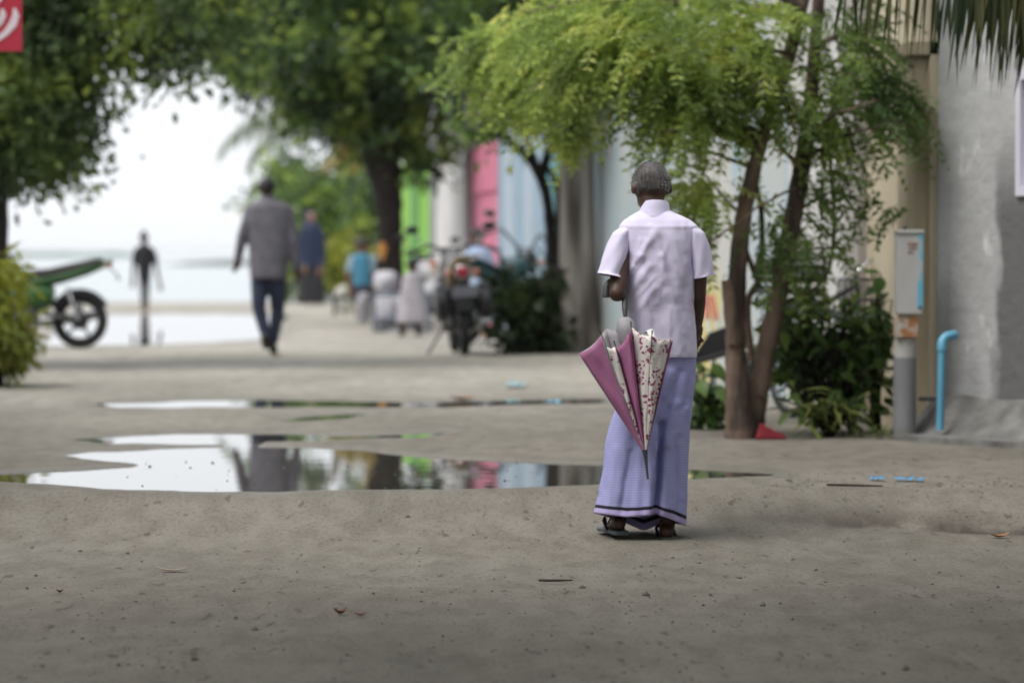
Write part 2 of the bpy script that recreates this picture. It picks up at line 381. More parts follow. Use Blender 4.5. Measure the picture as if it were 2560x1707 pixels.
def island(d, x0, x1, h, m, label, seed):
    N = 90; rows = []
    for j, dy in enumerate((0, .02, .05, .09)):
        r = []
        for i in range(N+1):
            t = i/N; px = x0+(x1-x0)*t
            env = min(1, min(t, 1-t)*7)**.6
            hh = 0 if j in (0, 3) else h*env*(.75+.25*float(grid_noise(np.array([i*.35]), np.array([seed*3.1+j]))[0]))
            r.append(Vector(((px-1280)/F*d, d*(1+dy), -.4+hh/F*d)))
        rows.append(r)
    o = MB().loft(rows, False, False).build('island', m); tag(o, label, 'island', kind='structure')
M['far_trees2'] = mat('far_trees2', (.08,.12,.09), (.06,.10,.08), .05, .95)
M['wet_rock'] = mat('wet_rock', (.06,.075,.075), (.045,.055,.055), .3, .9)
island(3200, -300, 345, 15, M['far_trees2'], 'faint bluish island on the horizon beyond the green motorcycle', 2)
island(520, 385, 1500, 19, M['wet_rock'], 'low dark breakwater lying along the horizon behind the walkers', 1)
bpy.data.objects['island.001'].name = 'breakwater'
# ------------------------------------------------------------------ walls and houses on the right
def WX(d): return 4.21-.09*d
def wb(mb, d0, d1, z0, z1, off=0., th=.22):
    """box lying along the right-hand building line"""
    a, b = WX(d0)+off, WX(d1)+off
    return mb.hexa([(a,d0,z0),(a+th,d0,z0),(b+th,d1,z0),(b,d1,z0),(a,d0,z1),(a+th,d0,z1),(b+th,d1,z1),(b,d1,z1)])
def wall_part(name, m, parent, *a, **k): return wb(MB(), *a, **k).build(name, m, parent, False)
M['cream'] = mat('cream', (.50,.44,.33), (.44,.385,.28), 2.5, .85, .25, 30, stretch=(1,1,.5))
M['cream2'] = mat('cream2', (.42,.36,.255), (.36,.30,.21), 3, .85, .25, 30)
M['lilac_grey'] = mat('lilac_grey', (.38,.355,.34), (.33,.30,.29), 3, .85)
M['white_wall'] = mat('white_wall', (.60,.59,.58), (.5,.49,.48), 2, .85, .2, 20)
M['pink'] = mat('pink', (.58,.19,.28), (.47,.14,.22), 3, .8)
M['pink_dark'] = mat('pink_dark', (.27,.08,.13), (.22,.06,.10), 3, .8)
M['lime'] = mat('lime', (.20,.42,.06), (.16,.36,.05), 3, .8)
M['lime_dark'] = mat('lime_dark', (.09,.26,.06), (.075,.22,.05), 3, .8)
M['sheet_blue'] = mat('sheet_blue', (.36,.46,.54), (.30,.39,.47), 2.5, .6, stretch=(1,1,.4))
M['sheet_pale'] = mat('sheet_pale', (.46,.53,.60), (.4,.47,.53), 2.5, .6, stretch=(1,1,.4))
M['sheet_teal'] = mat('sheet_teal', (.20,.39,.44), (.15,.32,.36), 2.5, .6, stretch=(1,1,.4))
M['grey_wall'] = mat('grey_wall', (.27,.27,.275), (.2,.2,.2), 2, .85)
M['dark_glass'] = mat('dark_glass', (.03,.032,.035), None, 3, .15)
M['tin'] = mat('tin', (.3,.3,.3), (.2,.18,.17), 3, .5)

h = empty('cream_wall', (WX(22.4), 22.4, 0), 'cream plastered boundary wall behind the meter box', 'wall')
def under(o, h):   # keep world placement when parenting to a moved empty
    o.parent = h; o.matrix_parent_inverse = Matrix.Translation(h.location).inverted() if h.rotation_euler.z == 0 else (Matrix.Translation(h.location) @ h.rotation_euler.to_matrix().to_4x4()).inverted()
    return o
def wp(h, name, m, *a, **k): return under(wall_part(name, m, None, *a, **k), h)
wp(h, 'wall_face', M['cream'], 21.2, 23.1, -.3, 3.0)
wp(h, 'pilaster', M['cream2'], 21.25, 21.75, -.3, 2.12, off=-.07, th=.2)
wp(h, 'pilaster_cap', M['cream2'], 21.2, 21.82, 2.12, 2.19, off=-.11, th=.25)
wp(h, 'coping', M['cream2'], 21.15, 23.1, 3.0, 3.08, off=-.05, th=.34)
wp(h, 'plinth', M['cream2'], 21.76, 23.1, -.3, .28, off=-.025, th=.1)
h = empty('lilac_pillar', (WX(23.3), 23.3, 0), 'tall grey lilac gate pillar between the cream wall and the white house', 'pillar')
wp(h, 'shaft', M['lilac_grey'], 23.11, 23.6, -.3, 3.1, off=-.05, th=.4); wp(h, 'cap', M['lilac_grey'], 23.06, 23.65, 3.1, 3.2, off=-.1, th=.5)
h = empty('white_house', (WX(24.6), 24.6, 0), 'white house wall behind the forked trunks of the feathery tree', 'house')
wp(h, 'wall_face', M['white_wall'], 23.62, 26.0, -.3, 3.2, th=3.0); wp(h, 'roof', M['tin'], 23.5, 26.1, 3.2, 3.3, off=-.3, th=3.6)

# mural wall: pale plaster with worn blue and yellow paint
m, n, b, out = nodes('mural'); L = n.links
tc = n.nodes.new('ShaderNodeTexCoord')
def _n(scale, w3=(1,1,1), off=(0,0,0)):
    mp = n.nodes.new('ShaderNodeMapping'); mp.inputs['Scale'].default_value = w3; mp.inputs['Location'].default_value = off
    z = n.nodes.new('ShaderNodeTexNoise'); z.inputs['Scale'].default_value = scale; z.inputs['Detail'].default_value = 4
    L.new(tc.outputs['Object'], mp.inputs[0]); L.new(mp.outputs[0], z.inputs['Vector']); return z.outputs['Fac']
def _r(f, p0, p1):
    r = n.nodes.new('ShaderNodeMapRange'); r.inputs['From Min'].default_value = p0; r.inputs['From Max'].default_value = p1; L.new(f, r.inputs[0]); return r.outputs[0]
def _m(f, a, bcol):
    k = n.nodes.new('ShaderNodeMix'); k.data_type = 'RGBA'; L.new(f, k.inputs[0])
    if isinstance(a, tuple): k.inputs[6].default_value = (*a, 1)
    else: L.new(a, k.inputs[6])
    k.inputs[7].default_value = (*bcol, 1); return k.outputs[2]
sx = n.nodes.new('ShaderNodeSeparateXYZ'); L.new(tc.outputs['Object'], sx.inputs[0])
def _mul(a, bq):
    q = n.nodes.new('ShaderNodeMath'); q.operation = 'MULTIPLY'; L.new(a, q.inputs[0]); L.new(bq, q.inputs[1]); return q.outputs[0]
c = _m(_r(_n(.6, (.2,.5,.6)), .42, .6), (.47,.47,.44), (.36,.43,.46))
c = _m(_r(_n(1.3, (.2,.7,.8), (5,3,1)), .55, .62), c, (.33,.42,.47))
yl = _mul(_r(_n(.9, (.2,.5,.6), (9,1,4)), .40, .5), _r(sx.outputs['Z'], 1.0, .7))
yl = _mul(yl, _r(sx.outputs['Y'], 33.5, 31.5))
c = _m(yl, c, (.52,.45,.19))
L.new(c, b.inputs['Base Color']); b.inputs['Roughness'].default_value = .85
h = empty('painted_wall', (WX(32), 32, 0), 'pale boundary wall with worn blue and yellow paint behind the old man', 'wall')
wp(h, 'wall_face', m, 26.0, 38.6, -.3, 2.9); wp(h, 'coping', M['white_wall'], 26.05, 38.6, 2.9, 3.0, off=-.05, th=.32)

h = empty('corrugated_fence', (WX(44), 44, 0), 'pale blue corrugated sheet fence behind the branching small tree', 'fence')
nS = 15
for i in range(nS):
    d0 = 38.7+i*(9.8/nS); d1 = d0+9.8/nS-.01
    mm = M['sheet_teal'] if d0 < 42.2 else (M['sheet_pale'] if i in (8, 9, 12, 13) else M['sheet_blue'])
    mb = MB(); wb(mb, d0, d1, -.2, 3.15+.05*(i % 3), off=.02*(i % 2), th=.03)
    for k in range(3): wb(mb, d0+.06+k*.21, d0+.13+k*.21, -.2, 3.14, off=.02*(i % 2)-.03, th=.029)
    under(mb.build('sheet', mm, None, False), h)
wp(h, 'rail', M['tin'], 38.7, 48.5, 1.2, 1.26, off=.08, th=.06)
h = empty('pink_wall', (WX(51), 51, 0), 'bright pink wall panel beyond the parked motorcycles', 'wall')
wp(h, 'wall_face', M['pink'], 48.6, 52.3, .95, 2.47); wp(h, 'upper_panel', M['pink'], 48.65, 52.3, 1.85, 2.47, off=-.03, th=.05)
wp(h, 'gate_leaf', M['pink_dark'], 52.3, 54.0, 1.05, 2.47, off=.05, th=.1)
wp(h, 'lower_wall', M['white_wall'], 50.8, 54.0, -.2, 1.04, off=.0, th=.2); wp(h, 'lower_panel', M['pink'], 48.6, 50.8, -.2, .95, off=.01, th=.2)
h = empty('white_gatepost', (WX(56.5), 56.5, 0), 'broad white gatepost between the pink wall and the green wall', 'gatepost')
wp(h, 'shaft', M['white_wall'], 54.0, 59.6, -.2, 2.95, off=-.02, th=.5); wp(h, 'cap', M['white_wall'], 53.9, 59.7, 2.95, 3.1, off=-.1, th=.7)
h = empty('green_wall', (WX(65), 65, 0), 'lime green wall with a darker green stripe beside the big trunk', 'wall')
wp(h, 'wall_face', M['lime'], 61.4, 69.0, -.2, 2.65); wp(h, 'stripe', M['lime_dark'], 64.0, 65.8, -.2, 2.6, off=-.03, th=.05)
wp(h, 'end_post', M['grey_wall'], 59.7, 61.3, -.2, 2.8, off=-.0, th=.3)
h = empty('grey_house', (WX(52)+1.4, 52, 0), 'grey two storey house rising behind the pink wall', 'house')
wp(h, 'wall_face', M['grey_wall'], 47, 60, -.2, 5.2, off=1.4, th=5); wp(h, 'roof', M['tin'], 46.6, 60.4, 5.2, 5.35, off=1.1, th=5.6)
for d0 in (48.5, 52.0, 56): 
    wp(h, 'window', M['dark_glass'], d0, d0+1.6, 2.5, 3.6, off=1.37, th=.05); wp(h, 'window_sill', M['white_wall'], d0-.1, d0+1.7, 2.42, 2.5, off=1.3, th=.12)

# near grey concrete house, its end wall turned towards the street
m, n, b, out = nodes('concrete'); L = n.links
tc = n.nodes.new('ShaderNodeTexCoord'); c = _m(_r(_n(1.4, (1,1,.35)), .35, .65), (.34,.34,.34), (.46,.46,.47))
c = _m(_r(_n(7, (1,1,.5)), .62, .72), c, (.56,.56,.57))
# dark weather stain: a patch with its own ragged edge to the right of a line
sx = n.nodes.new('ShaderNodeSeparateXYZ'); L.new(tc.outputs['Object'], sx.inputs[0])
ad = n.nodes.new('ShaderNodeMath'); ad.operation = 'MULTIPLY_ADD'; ad.inputs[1].default_value = .16; L.new(_n(3.5, (1,1,.6)), ad.inputs[0]); L.new(sx.outputs['X'], ad.inputs[2])
st = _r(ad.outputs[0], 2.68, 2.71)
fd = _r(sx.outputs['Z'], 1.75, 1.25)
c = _m(_mul(st, fd), c, (.12,.12,.122))
c = _m(_r(_n(2, (3,3,.15), (2,7,0)), .60, .75), c, (.29,.295,.305))
L.new(c, b.inputs['Base Color']); b.inputs['Roughness'].default_value = .9
z_ = n.nodes.new('ShaderNodeTexNoise'); z_.inputs['Scale'].default_value = 14; z_.inputs['Detail'].default_value = 9
bp = n.nodes.new('ShaderNodeBump'); bp.inputs['Strength'].default_value = .5; bp.inputs['Distance'].default_value = .02
L.new(tc.outputs['Object'], z_.inputs['Vector']); L.new(z_.outputs['Fac'], bp.inputs['Height']); L.new(bp.outputs[0], b.inputs['Normal'])
M['concrete'] = m; M['concrete_dark'] = mat('concrete_dark', (.19,.186,.178), (.10,.098,.093), 6, .9, .6, 25)
A = at(2344, HY, 21.15); A.z = 0; B = at(2900, HY, 19.6); B.z = 0
ax = (B-A).normalized(); nx = Vector((ax.y, -ax.x, 0))       # nx towards the camera
if nx.y > 0: nx = -nx
h = empty('concrete_house', A, 'rough grey concrete house end with a dark damp stain', 'house')
def slab(a0, a1, o0, o1, z0, z1):
    P = lambda a, o, z: A+ax*a+nx*o+Vector((0, 0, z))
    return [P(a0,o1,z0),P(a1,o1,z0),P(a1,o0,z0),P(a0,o0,z0),P(a0,o1,z1),P(a1,o1,z1),P(a1,o0,z1),P(a0,o0,z1)]
Lw = (B-A).length
wins = (at(2551, HY, 20.6)-A).dot(ax)
mb = MB()
mb.hexa(slab(0, wins, -4, 0, -.3, 3.2)); mb.hexa(slab(wins, wins+.7, -4, 0, -.3, 1.33)); mb.hexa(slab(wins, wins+.7, -4, 0, 2.0, 3.2)); mb.hexa(slab(wins+.7, Lw+2.5, -4, 0, -.3, 3.2))
under(mb.build('wall_face', M['concrete'], None, False), h)
# flared footing
rings = []
for o, z in ((.34, -.06), (.30, .0), (.20, .05), (.12, .11), (.06, .18), (.02, .24), (-.02, .25)):
    rings.append([A+ax*(-.12*(o/.3)-.0)+nx*o+Vector((0,0,z)), *[A+ax*(t*(Lw+2.4))+nx*(o+.02*sin(t*40+o*9))+Vector((0,0,z+.006*sin(t*31))) for t in np.linspace(.02, 1, 26)]])
under(MB().loft(rings, False, False).build('footing', M['concrete_dark'], None), h)
fo = empty('concrete_step', A+nx*.45, 'low concrete door slab in front of the grey house', 'step')
under(MB().hexa(slab(.28, 2.9, .3, .5, .012, .05)).build('slab', M['concrete_dark'], None, False), fo)
under(MB().hexa(slab(.33, 2.85, .34, .46, -.1, .013)).build('footing', M['bark_dark'], None, False), fo)
M['frame_lilac'] = mat('frame_lilac', (.62,.6,.68), (.56,.54,.62), 3, .5)
wf = under(MB().hexa(slab(wins+.02, wins+.06, -.1, .02, 1.33, 2.0)).hexa(slab(wins+.64, wins+.68, -.1, .02, 1.33, 2.0)).hexa(slab(wins+.06, wins+.64, -.1, .02, 1.95, 2.0)).hexa(slab(wins+.06, wins+.64, -.1, .02, 1.33, 1.38)).build('window_frame', M['frame_lilac'], None, False), h)
under(MB().hexa(slab(wins+.06, wins+.64, -.09, -.06, 1.38, 1.95)).build('window_pane', M['frame_lilac'], None, False), h)
under(MB().hexa(slab(-.2, Lw+2.6, -4.2, .25, 3.2, 3.32)).build('roof', M['tin'], None, False), h)

# blue water pipe
M['pvc_blue'] = mat('pvc_blue', (.12,.36,.52), (.10,.31,.45), 5, .4)
d = 20.75; p0 = at(2351, 1075, d); p1 = at(2355, 862, d)
h = empty('blue_pipe', (p0.x, p0.y, -.0), 'bright blue plastic downpipe with an elbow at the corner of the grey house', 'pipe')
under(MB().tube([p0, p1], .0205, 14).build('pipe_run', M['pvc_blue'], None), h)
el = [p1+Vector((0,0,-.03))]+[p1+Vector((.05-.05*cos(t), .02*sin(t), .05*sin(t))) for t in np.linspace(0, pi/2, 7)]+[p1+Vector((.075,.06,.052))]
under(MB().tube(el, [.026]*2+[.025]*6+[.026], 14).build('elbow', M['pvc_blue'], None), h)
bo = at(2300, 997, 20.9); M['dark_metal'] = mat('dark_metal', (.05,.052,.055), None, 8, .5)
under(MB().tube([bo, at(2350, 995, 20.78)], .012, 8).build('bracket', M['dark_metal'], None), h)

# electricity meter box on a post
g = foot(2262, 1098); d = g.y
M['box_grey'] = mat('box_grey', (.46,.46,.45), (.40,.40,.385), 4, .55)
M['paint_blue'] = mat('paint_blue', (.12,.40,.55), (.38,.42,.43), 9, .6, lo=.42, hi=.5)
M['rust'] = mat('rust', (.33,.15,.06), (.42,.38,.33), 16, .8, lo=.45, hi=.58)
M['pipe_grey'] = mat('pipe_grey', (.22,.225,.235), (.19,.19,.2), 5, .5)
M['pipe_white'] = mat('pipe_white', (.44,.43,.41), (.38,.37,.35), 6, .6)
M['mark_brown'] = mat('mark_brown', (.2,.09,.06), (.36,.28,.24), 60, .7)
h = empty('meter_box', g, 'grey electricity meter box with a blue painted edge on a grey pipe post', 'meter box')
def P2(px, py, off=0): return at(px, py, d+off)
def bxp(name, m, x0, x1, y0, y1, o0, o1, mb=None, rnd=True):
    b_ = mb or MB(); q = [P2(x0,y1,0),P2(x1,y1,0),P2(x1,y0,0),P2(x0,y0,0)]
    V = [Vector((q[0].x, d+o0, q[0].z)),Vector((q[1].x, d+o0, q[1].z)),Vector((q[1].x, d+o1, q[1].z)),Vector((q[0].x, d+o1, q[0].z)),
         Vector((q[3].x, d+o0, q[3].z)),Vector((q[2].x, d+o0, q[2].z)),Vector((q[2].x, d+o1, q[2].z)),Vector((q[3].x, d+o1, q[3].z))]
    b_.hexa(V); 
    if mb: return None
    o = b_.build(name, m, None, False); bv = o.modifiers.new('bevel', 'BEVEL'); bv.width = .004; bv.segments = 2
    return under(o, h)
bxp('box', M['box_grey'], 2240, 2302, 582, 784, -.09, .09)
bxp('lid', M['box_grey'], 2237, 2305, 575, 584, -.1, .1)
bxp('blue_edge', M['paint_blue'], 2289, 2303, 586, 770, -.0935, -.0905)
for (x0, x1, y0, y1) in ((2264,2292,607,613),(2266,2290,617,623),(2264,2278,628,633)):
    bxp('label_mark', M['mark_brown'], x0, x1, y0, y1, -.0935, -.0905)
under(MB().ball(P2(2300, 768, -.08), .016).build('cable_gland', M['dark_metal'], None), h); under(MB().ball(P2(2262, 570, 0), .012).build('lid_knob', M['dark_metal'], None), h)
bxp('rusty_clamp', M['rust'], 2236, 2292, 790, 843, -.075, .075)
under(MB().tube([P2(2263, 845), P2(2263, 894)], .058, 18).build('upper_pipe', M['pipe_white'], None), h)
under(MB().tube([P2(2262, 893), g+Vector((0,0,-.15))], .062, 18).build('post', M['pipe_grey'], None), h)
g2 = foot(2318, 1080)
h2 = empty('brown_conduit', at(2317, 1090, 21.3), 'thin brown cable conduit running up the cream wall', 'conduit')
M['conduit'] = mat('conduit', (.2,.15,.10), None, 8, .7)
under(MB().tube([at(2314, 1095, 21.28), at(2316, 800, 21.3), at(2317, 590, 21.3)], .012, 8).build('tube', M['conduit'], None), h2)

# ------------------------------------------------------------------ vegetation
def unit(a): return a/np.maximum(np.linalg.norm(a, axis=1, keepdims=True), 1e-9)
def leaf_quads(c, dirs, L, Wd, curl=.12):
    """diamond leaves, folded along the midrib; c, dirs (N,3); L, Wd (N,)"""
    n = len(c); dirs = unit(dirs); r = rng.normal(size=(n, 3)); side = unit(np.cross(dirs, r)); up = np.cross(side, dirs)
    L = np.broadcast_to(L, (n,))[:, None]; Wd = np.broadcast_to(Wd, (n,))[:, None]
    mid = c+dirs*L*.45
    b = c; l = mid+side*Wd*.5+up*L*curl; t = c+dirs*L; rr = mid-side*Wd*.5+up*L*curl
    return np.stack([b, l, t, rr], 1).reshape(-1, 3)
def ell_px(px, py, rx, ry, rd, d, n, shell=.45):
    """n points in an ellipsoid given by its photo outline at depth d"""
    c = np.array(at(px, py, d)); s = d/F
    v = unit(rng.normal(size=(n, 3))); rad = (shell+(1-shell)*rng.random(n))[:, None]**.8
    return c+v*rad*np.array([rx*s, rd, ry*s])
def clumps(cent, per, spread, L, Wd, droop=-.25):
    c = np.repeat(cent, per, 0); off = rng.normal(size=c.shape)*spread
    dirs = unit(off)*.7+rng.normal(size=c.shape)*.6+np.array([0, 0, droop])
    n = len(c); return leaf_quads(c+off, dirs, L*(.6+.8*rng.random(n)), Wd*(.7+.6*rng.random(n)))
def limb(mb, a, b_, r0, r1, sag=.1, n=7, sides=8, jit=.04):
    a = Vector(a); b_ = Vector(b_); L_ = (b_-a).length; pts = []
    for i in range(n):
        t = i/(n-1); p = a.lerp(b_, t)+Vector((0, 0, sag*L_*sin(pi*t)))
        if 0 < i < n-1: p += Vector((random.gauss(0, jit)*L_, random.gauss(0, jit)*L_, random.gauss(0, jit)*L_*.5))
        pts.append(p)
    mb.tube(pts, [r0+(r1-r0)*(i/(n-1))**.8 for i in range(n)], sides); return pts
def trunk_px(mb, pts, d, sides=12):
    """pts: (px, py, radius px, depth offset)"""
    P = [at(x, y, d+(o[0] if o else 0)) for x, y, r, *o in pts]
    # resample smoothly
    Q = []; Rr = []
    for i in range(len(P)-1):
        for k in range(4):
            t = k/4; p = [P[max(i-1,0)], P[i], P[i+1], P[min(i+2, len(P)-1)]]
            q = .5*((2*p[1])+(p[2]-p[0])*t+(2*p[0]-5*p[1]+4*p[2]-p[3])*t*t+(-p[0]+3*p[1]-3*p[2]+p[3])*t**3)
            Q.append(q); Rr.append((pts[i][2]*(1-t)+pts[i+1][2]*t)*d/F*(1+.07*sin(7*i+3*k)))
    Q.append(P[-1]); Rr.append(pts[-1][2]*d/F)
    mb.tube(Q, Rr, sides); return Q

# left dark street tree
d = 33.
g = foot(-6, 925); g = Vector((at(-4, 0, d).x, d, gz(at(-4,0,d).x, d)))
t = empty('dark_tree', g, 'dark leafy street tree arching over the green motorcycle', 'tree')
mb = MB(); trunk_px(mb, [(-14, 960, 34), (-8, 800, 26), (0, 640, 21), (5, 480, 18), (20, 320, 17), (26, 180, 16), (30, 20, 14), (20, -200, 11), (10, -420, 6)], d)
cen = np.concatenate([ell_px(-150, 60, 330, 400, 1.9, d, 330), ell_px(85, 215, 135, 185, 1.2, d, 220), ell_px(70, 365, 130, 60, .8, d, 70),
      ell_px(330, 10, 330, 150, 1.5, d, 230), ell_px(300, -420, 520, 330, 2.2, d, 240), ell_px(-250, -420, 400, 350, 2.2, d, 150)])
far = ell_px(390, 165, 120, 60, 1.0, d, 22, .2)
for c in cen[rng.choice(len(cen), 26, False)]: limb(mb, at(26, random.uniform(-150, 330), d), c, .05, .012)
for c in far: limb(mb, at(random.uniform(300, 420), random.uniform(20, 110), d), c, .02, .007, -.05, 6, 5)
under(mb.build('trunk', M['bark_dark'], None), t)
V = np.concatenate([clumps(cen, 26, .17, .11, .055), clumps(far, 9, .13, .10, .05)])
under(fast_mesh('crown', V, 4, M['leaf_dark']), t)

# big tree in the middle
d = 53.; g = Vector((at(985, 0, d).x, d, gz(at(985,0,d).x, d)))
t = empty('big_tree', g, 'big dark trunked tree with yellow green crown beside the green wall', 'tree')
mb = MB(); Q = trunk_px(mb, [(992, 850, 46), (982, 760, 34), (975, 660, 32), (975, 560, 30), (968, 470, 38), (955, 400, 48), (942, 330, 44), (945, 200, 30), (930, 40, 24), (900, -200, 14)], d, 14)
for a, b_, r in (((960, 390), (880, 330), .14), ((960, 400), (1060, 300), .11), ((950, 250), (760, 120), .1), ((945, 180), (1130, 60), .1), ((940, 120), (700, -60), .09), ((935, 60), (1080, -160), .08), ((900, 335), (740, 230), .08)):
    limb(mb, at(*a, d), at(*b_, d+random.uniform(-.8, .8)), r, .02, .05, 8, 10, .03)
under(mb.build('trunk', M['bark_dark'], None), t)
cen = np.concatenate([ell_px(860, 110, 310, 170, 1.9, d, 330), ell_px(835, 250, 110, 65, 1.0, d, 60), ell_px(640, 90, 100, 105, 1.0, d, 70), ell_px(1080, 120, 150, 150, 1.3, d, 110),
     ell_px(1060, 350, 46, 80, .5, d, 24), ell_px(930, 300, 110, 70, .9, d, 50), ell_px(870, -260, 480, 300, 2.6, d, 330)])
under(fast_mesh('crown', clumps(cen, 26, .2, .15, .085, -.35), 4, M['leaf_mid']), t)

# tree with the broad grey trunk, further right
d = 37.2; g = Vector((at(1455, 0, d).x, d, gz(at(1455,0,d).x, d)))
t = empty('grey_trunk_tree', g, 'tall tree with a broad streaked grey trunk in front of the blue fence', 'tree')
mb = MB()
rings = []
for y, cx, rx in ((905, 1462, 62), (870, 1458, 55), (800, 1450, 49), (700, 1444, 45), (600, 1442, 42), (480, 1440, 40), (360, 1438, 40), (240, 1430, 38), (100, 1420, 34), (-100, 1400, 26), (-400, 1390, 12)):
    c0 = at(cx, y, d); rr = rx*d/F
    rings.append([c0+Vector((cos(a)*rr*(1+.13*cos(3*a+1)+.06*cos(7*a)), sin(a)*rr*(1+.13*cos(3*a+1)+.06*cos(7*a)), 0)) for a in np.linspace(0, 2*pi, 22, endpoint=False)])
mb.loft(rings)
cen = np.concatenate([ell_px(1500, 20, 380, 200, 1.8, d, 260), ell_px(1250, 120, 130, 130, 1.0, d, 70), ell_px(1420, -300, 520, 300, 2.4, d, 240)])
for c in cen[rng.choice(len(cen), 16, False)]: limb(mb, at(1425, random.uniform(-150, 200), d), c, .08, .015)
limb(mb, at(1400, 330, d), at(1190, 150, d-.3), .13, .16, -.02, 8, 10, .02); limb(mb, at(1190, 320, d-.3), at(1180, 120, d-.3), .06, .15, 0, 6, 10, .02)
under(mb.build('trunk', M['bark_grey'], None), t)
under(fast_mesh('crown', clumps(cen, 24, .2, .14, .08, -.3), 4, M['leaf_mid']), t)

# small branching tree in front of it with dark mound and shrub
d = 39.; g = foot(1370, 880); d = g.y
t = empty('branching_tree', g, 'small dark tree with curved forking branches beside the parked motorcycles', 'tree')
mb = MB()
trunk_px(mb, [(1372, 890, 30), (1378, 760, 24), (1380, 690, 20), (1378, 600, 14), (1368, 500, 13), (1350, 440, 14), (1315, 390, 9), (1270, 350, 8), (1215, 335, 6)], d)
trunk_px(mb, [(1350, 445, 12), (1330, 380, 7), (1310, 320, 6), (1290, 240, 4)], d); trunk_px(mb, [(1352, 440, 14), (1372, 380, 11), (1395, 310, 10), (1405, 220, 7), (1390, 100, 5)], d)
trunk_px(mb, [(1398, 700, 12), (1402, 600, 12), (1398, 480, 11), (1412, 420, 9), (1450, 340, 6), (1480, 240, 4)], d-.1); trunk_px(mb, [(1370, 420, 6), (1385, 450, 8), (1398, 490, 9)], d)
cen = np.concatenate([ell_px(1260, 250, 110, 90, .8, d, 45), ell_px(1400, 150, 200, 120, 1., d, 90)])
for c in cen[rng.choice(len(cen), 10, False)]: limb(mb, at(1395, 200, d), c, .03, .01)
under(mb.build('trunk', M['bark_dark'], None), t)
under(fast_mesh('crown', clumps(cen, 20, .16, .11, .06), 4, M['leaf_mid']), t)
g = foot(1345, 884); d = g.y
t = empty('stump_shrub', g, 'dark leafy shrub growing over a rotten leaning stump beside the motorcycle', 'shrub')
mb = MB(); trunk_px(mb, [(1325, 900, 60), (1318, 850, 58), (1330, 800, 48), (1365, 740, 38), (1395, 690, 24), (1412, 672, 16)], d, 12)
under(mb.build('stump', M['bark_dark'], None), t)
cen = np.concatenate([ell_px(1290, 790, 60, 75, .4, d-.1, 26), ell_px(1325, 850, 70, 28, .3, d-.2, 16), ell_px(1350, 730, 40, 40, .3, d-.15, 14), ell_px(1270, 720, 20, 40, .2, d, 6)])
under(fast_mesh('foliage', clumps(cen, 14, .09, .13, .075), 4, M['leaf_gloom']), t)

# feathery two-stemmed tree on the right
def sprays(base, dirs, L, n, ll, lw):
    """pinnate leaves: base (N,3), dirs (N,3); n leaflet pairs"""
    N = len(base); dirs = unit(dirs); side = unit(np.cross(dirs, np.tile([0, 0, 1.], (N, 1))+rng.normal(size=(N, 3))*.35)); out = []
    Ls = (L*(.65+.7*rng.random(N)))[:, None]
    for k in range(n):
        tt = (k+1)/n; p = base+dirs*Ls*tt+np.array([0, 0, -1.])*Ls*tt*tt*.45
        for sg in (-1, 1):
            dd = side*sg+dirs*.55+np.array([0, 0, -.35])+rng.normal(size=(N, 3))*.18
            out.append(leaf_quads(p, dd, ll*(1-.35*abs(tt-.45))*(.8+.4*rng.random(N)), lw*np.ones(N), .08))
    # rachis
    a = base; b_ = base+dirs*Ls*.5+np.array([0,0,-1.])*Ls*.11; c = base+dirs*Ls+np.array([0,0,-1.])*Ls*.45; wv = side*.0022
    out.append(np.stack([a-wv, b_-wv, b_+wv, a+wv], 1).reshape(-1, 3)); out.append(np.stack([b_-wv, c-wv*.5, c+wv*.5, b_+wv], 1).reshape(-1, 3))
    return np.concatenate(out)
g = foot(1853, 1094); d = g.y
TF = d
t = empty('feathery_tree', g, 'light green feathery leaved tree with two leaning stems beside the old man', 'tree')
mb = MB()
trunk_px(mb, [(1852, 1120, 44), (1852, 1080, 40), (1846, 1000, 32), (1840, 900, 27), (1840, 780, 24), (1846, 650, 23), (1862, 520, 21), (1890, 400, 18), (1925, 280, 15), (1962, 180, 15), (1985, 90, 17), (2005, 0, 17), (2030, -160, 13), (2060, -400, 8)], d)
trunk_px(mb, [(1875, 1120, 34), (1880, 1060, 32), (1900, 950, 27), (1922, 850, 25), (1945, 740, 23), (1968, 620, 23), (1990, 500, 23), (2010, 380, 22), (2025, 260, 19), (2035, 140, 16), (2045, 0, 15), (2050, -200, 11), (2040, -420, 7)], d+.12)
trunk_px(mb, [(1838, 860, 20), (1828, 780, 19), (1818, 700, 15)], d-.05)
trunk_px(mb, [(1880, 900, 9), (1868, 760, 9), (1900, 690, 8), (1905, 560, 7), (1890, 450, 5)], d+.2); trunk_px(mb, [(1900, 720, 8), (1870, 640, 6), (1840, 540, 5)], d+.25)
trunk_px(mb, [(1950, 760, 6), (2060, 700, 5), (2085, 560, 5), (2075, 400, 5), (2090, 300, 4)], d+.3)
bl = [((1900, 340), (1430, 138), .034), ((1880, 360), (1650, 330), .024), ((1840, 345), (1560, 230), .028), ((1760, 330), (1700, 180), .024), ((1950, 230), (1860, 280), .02), ((1975, 135), (1840, 130), .016),
      ((2000, 420), (1870, 300), .018), ((1990, 470), (1760, 620), .008), ((2020, 330), (2200, 250), .014), ((2010, 400), (2250, 300), .014), ((2030, 200), (2180, 100), .016), ((2035, 120), (2250, 60), .02), ((1985, 530), (2110, 470), .012),
      ((1860, 540), (1700, 400), .010), ((1960, 640), (2100, 620), .010), ((1880, 420), (1560, 360), .012), ((2000, 20), (1500, -120), .03), ((1990, 60), (1300, 30), .025), ((1700, 240), (1330, 220), .014)]
tips = []
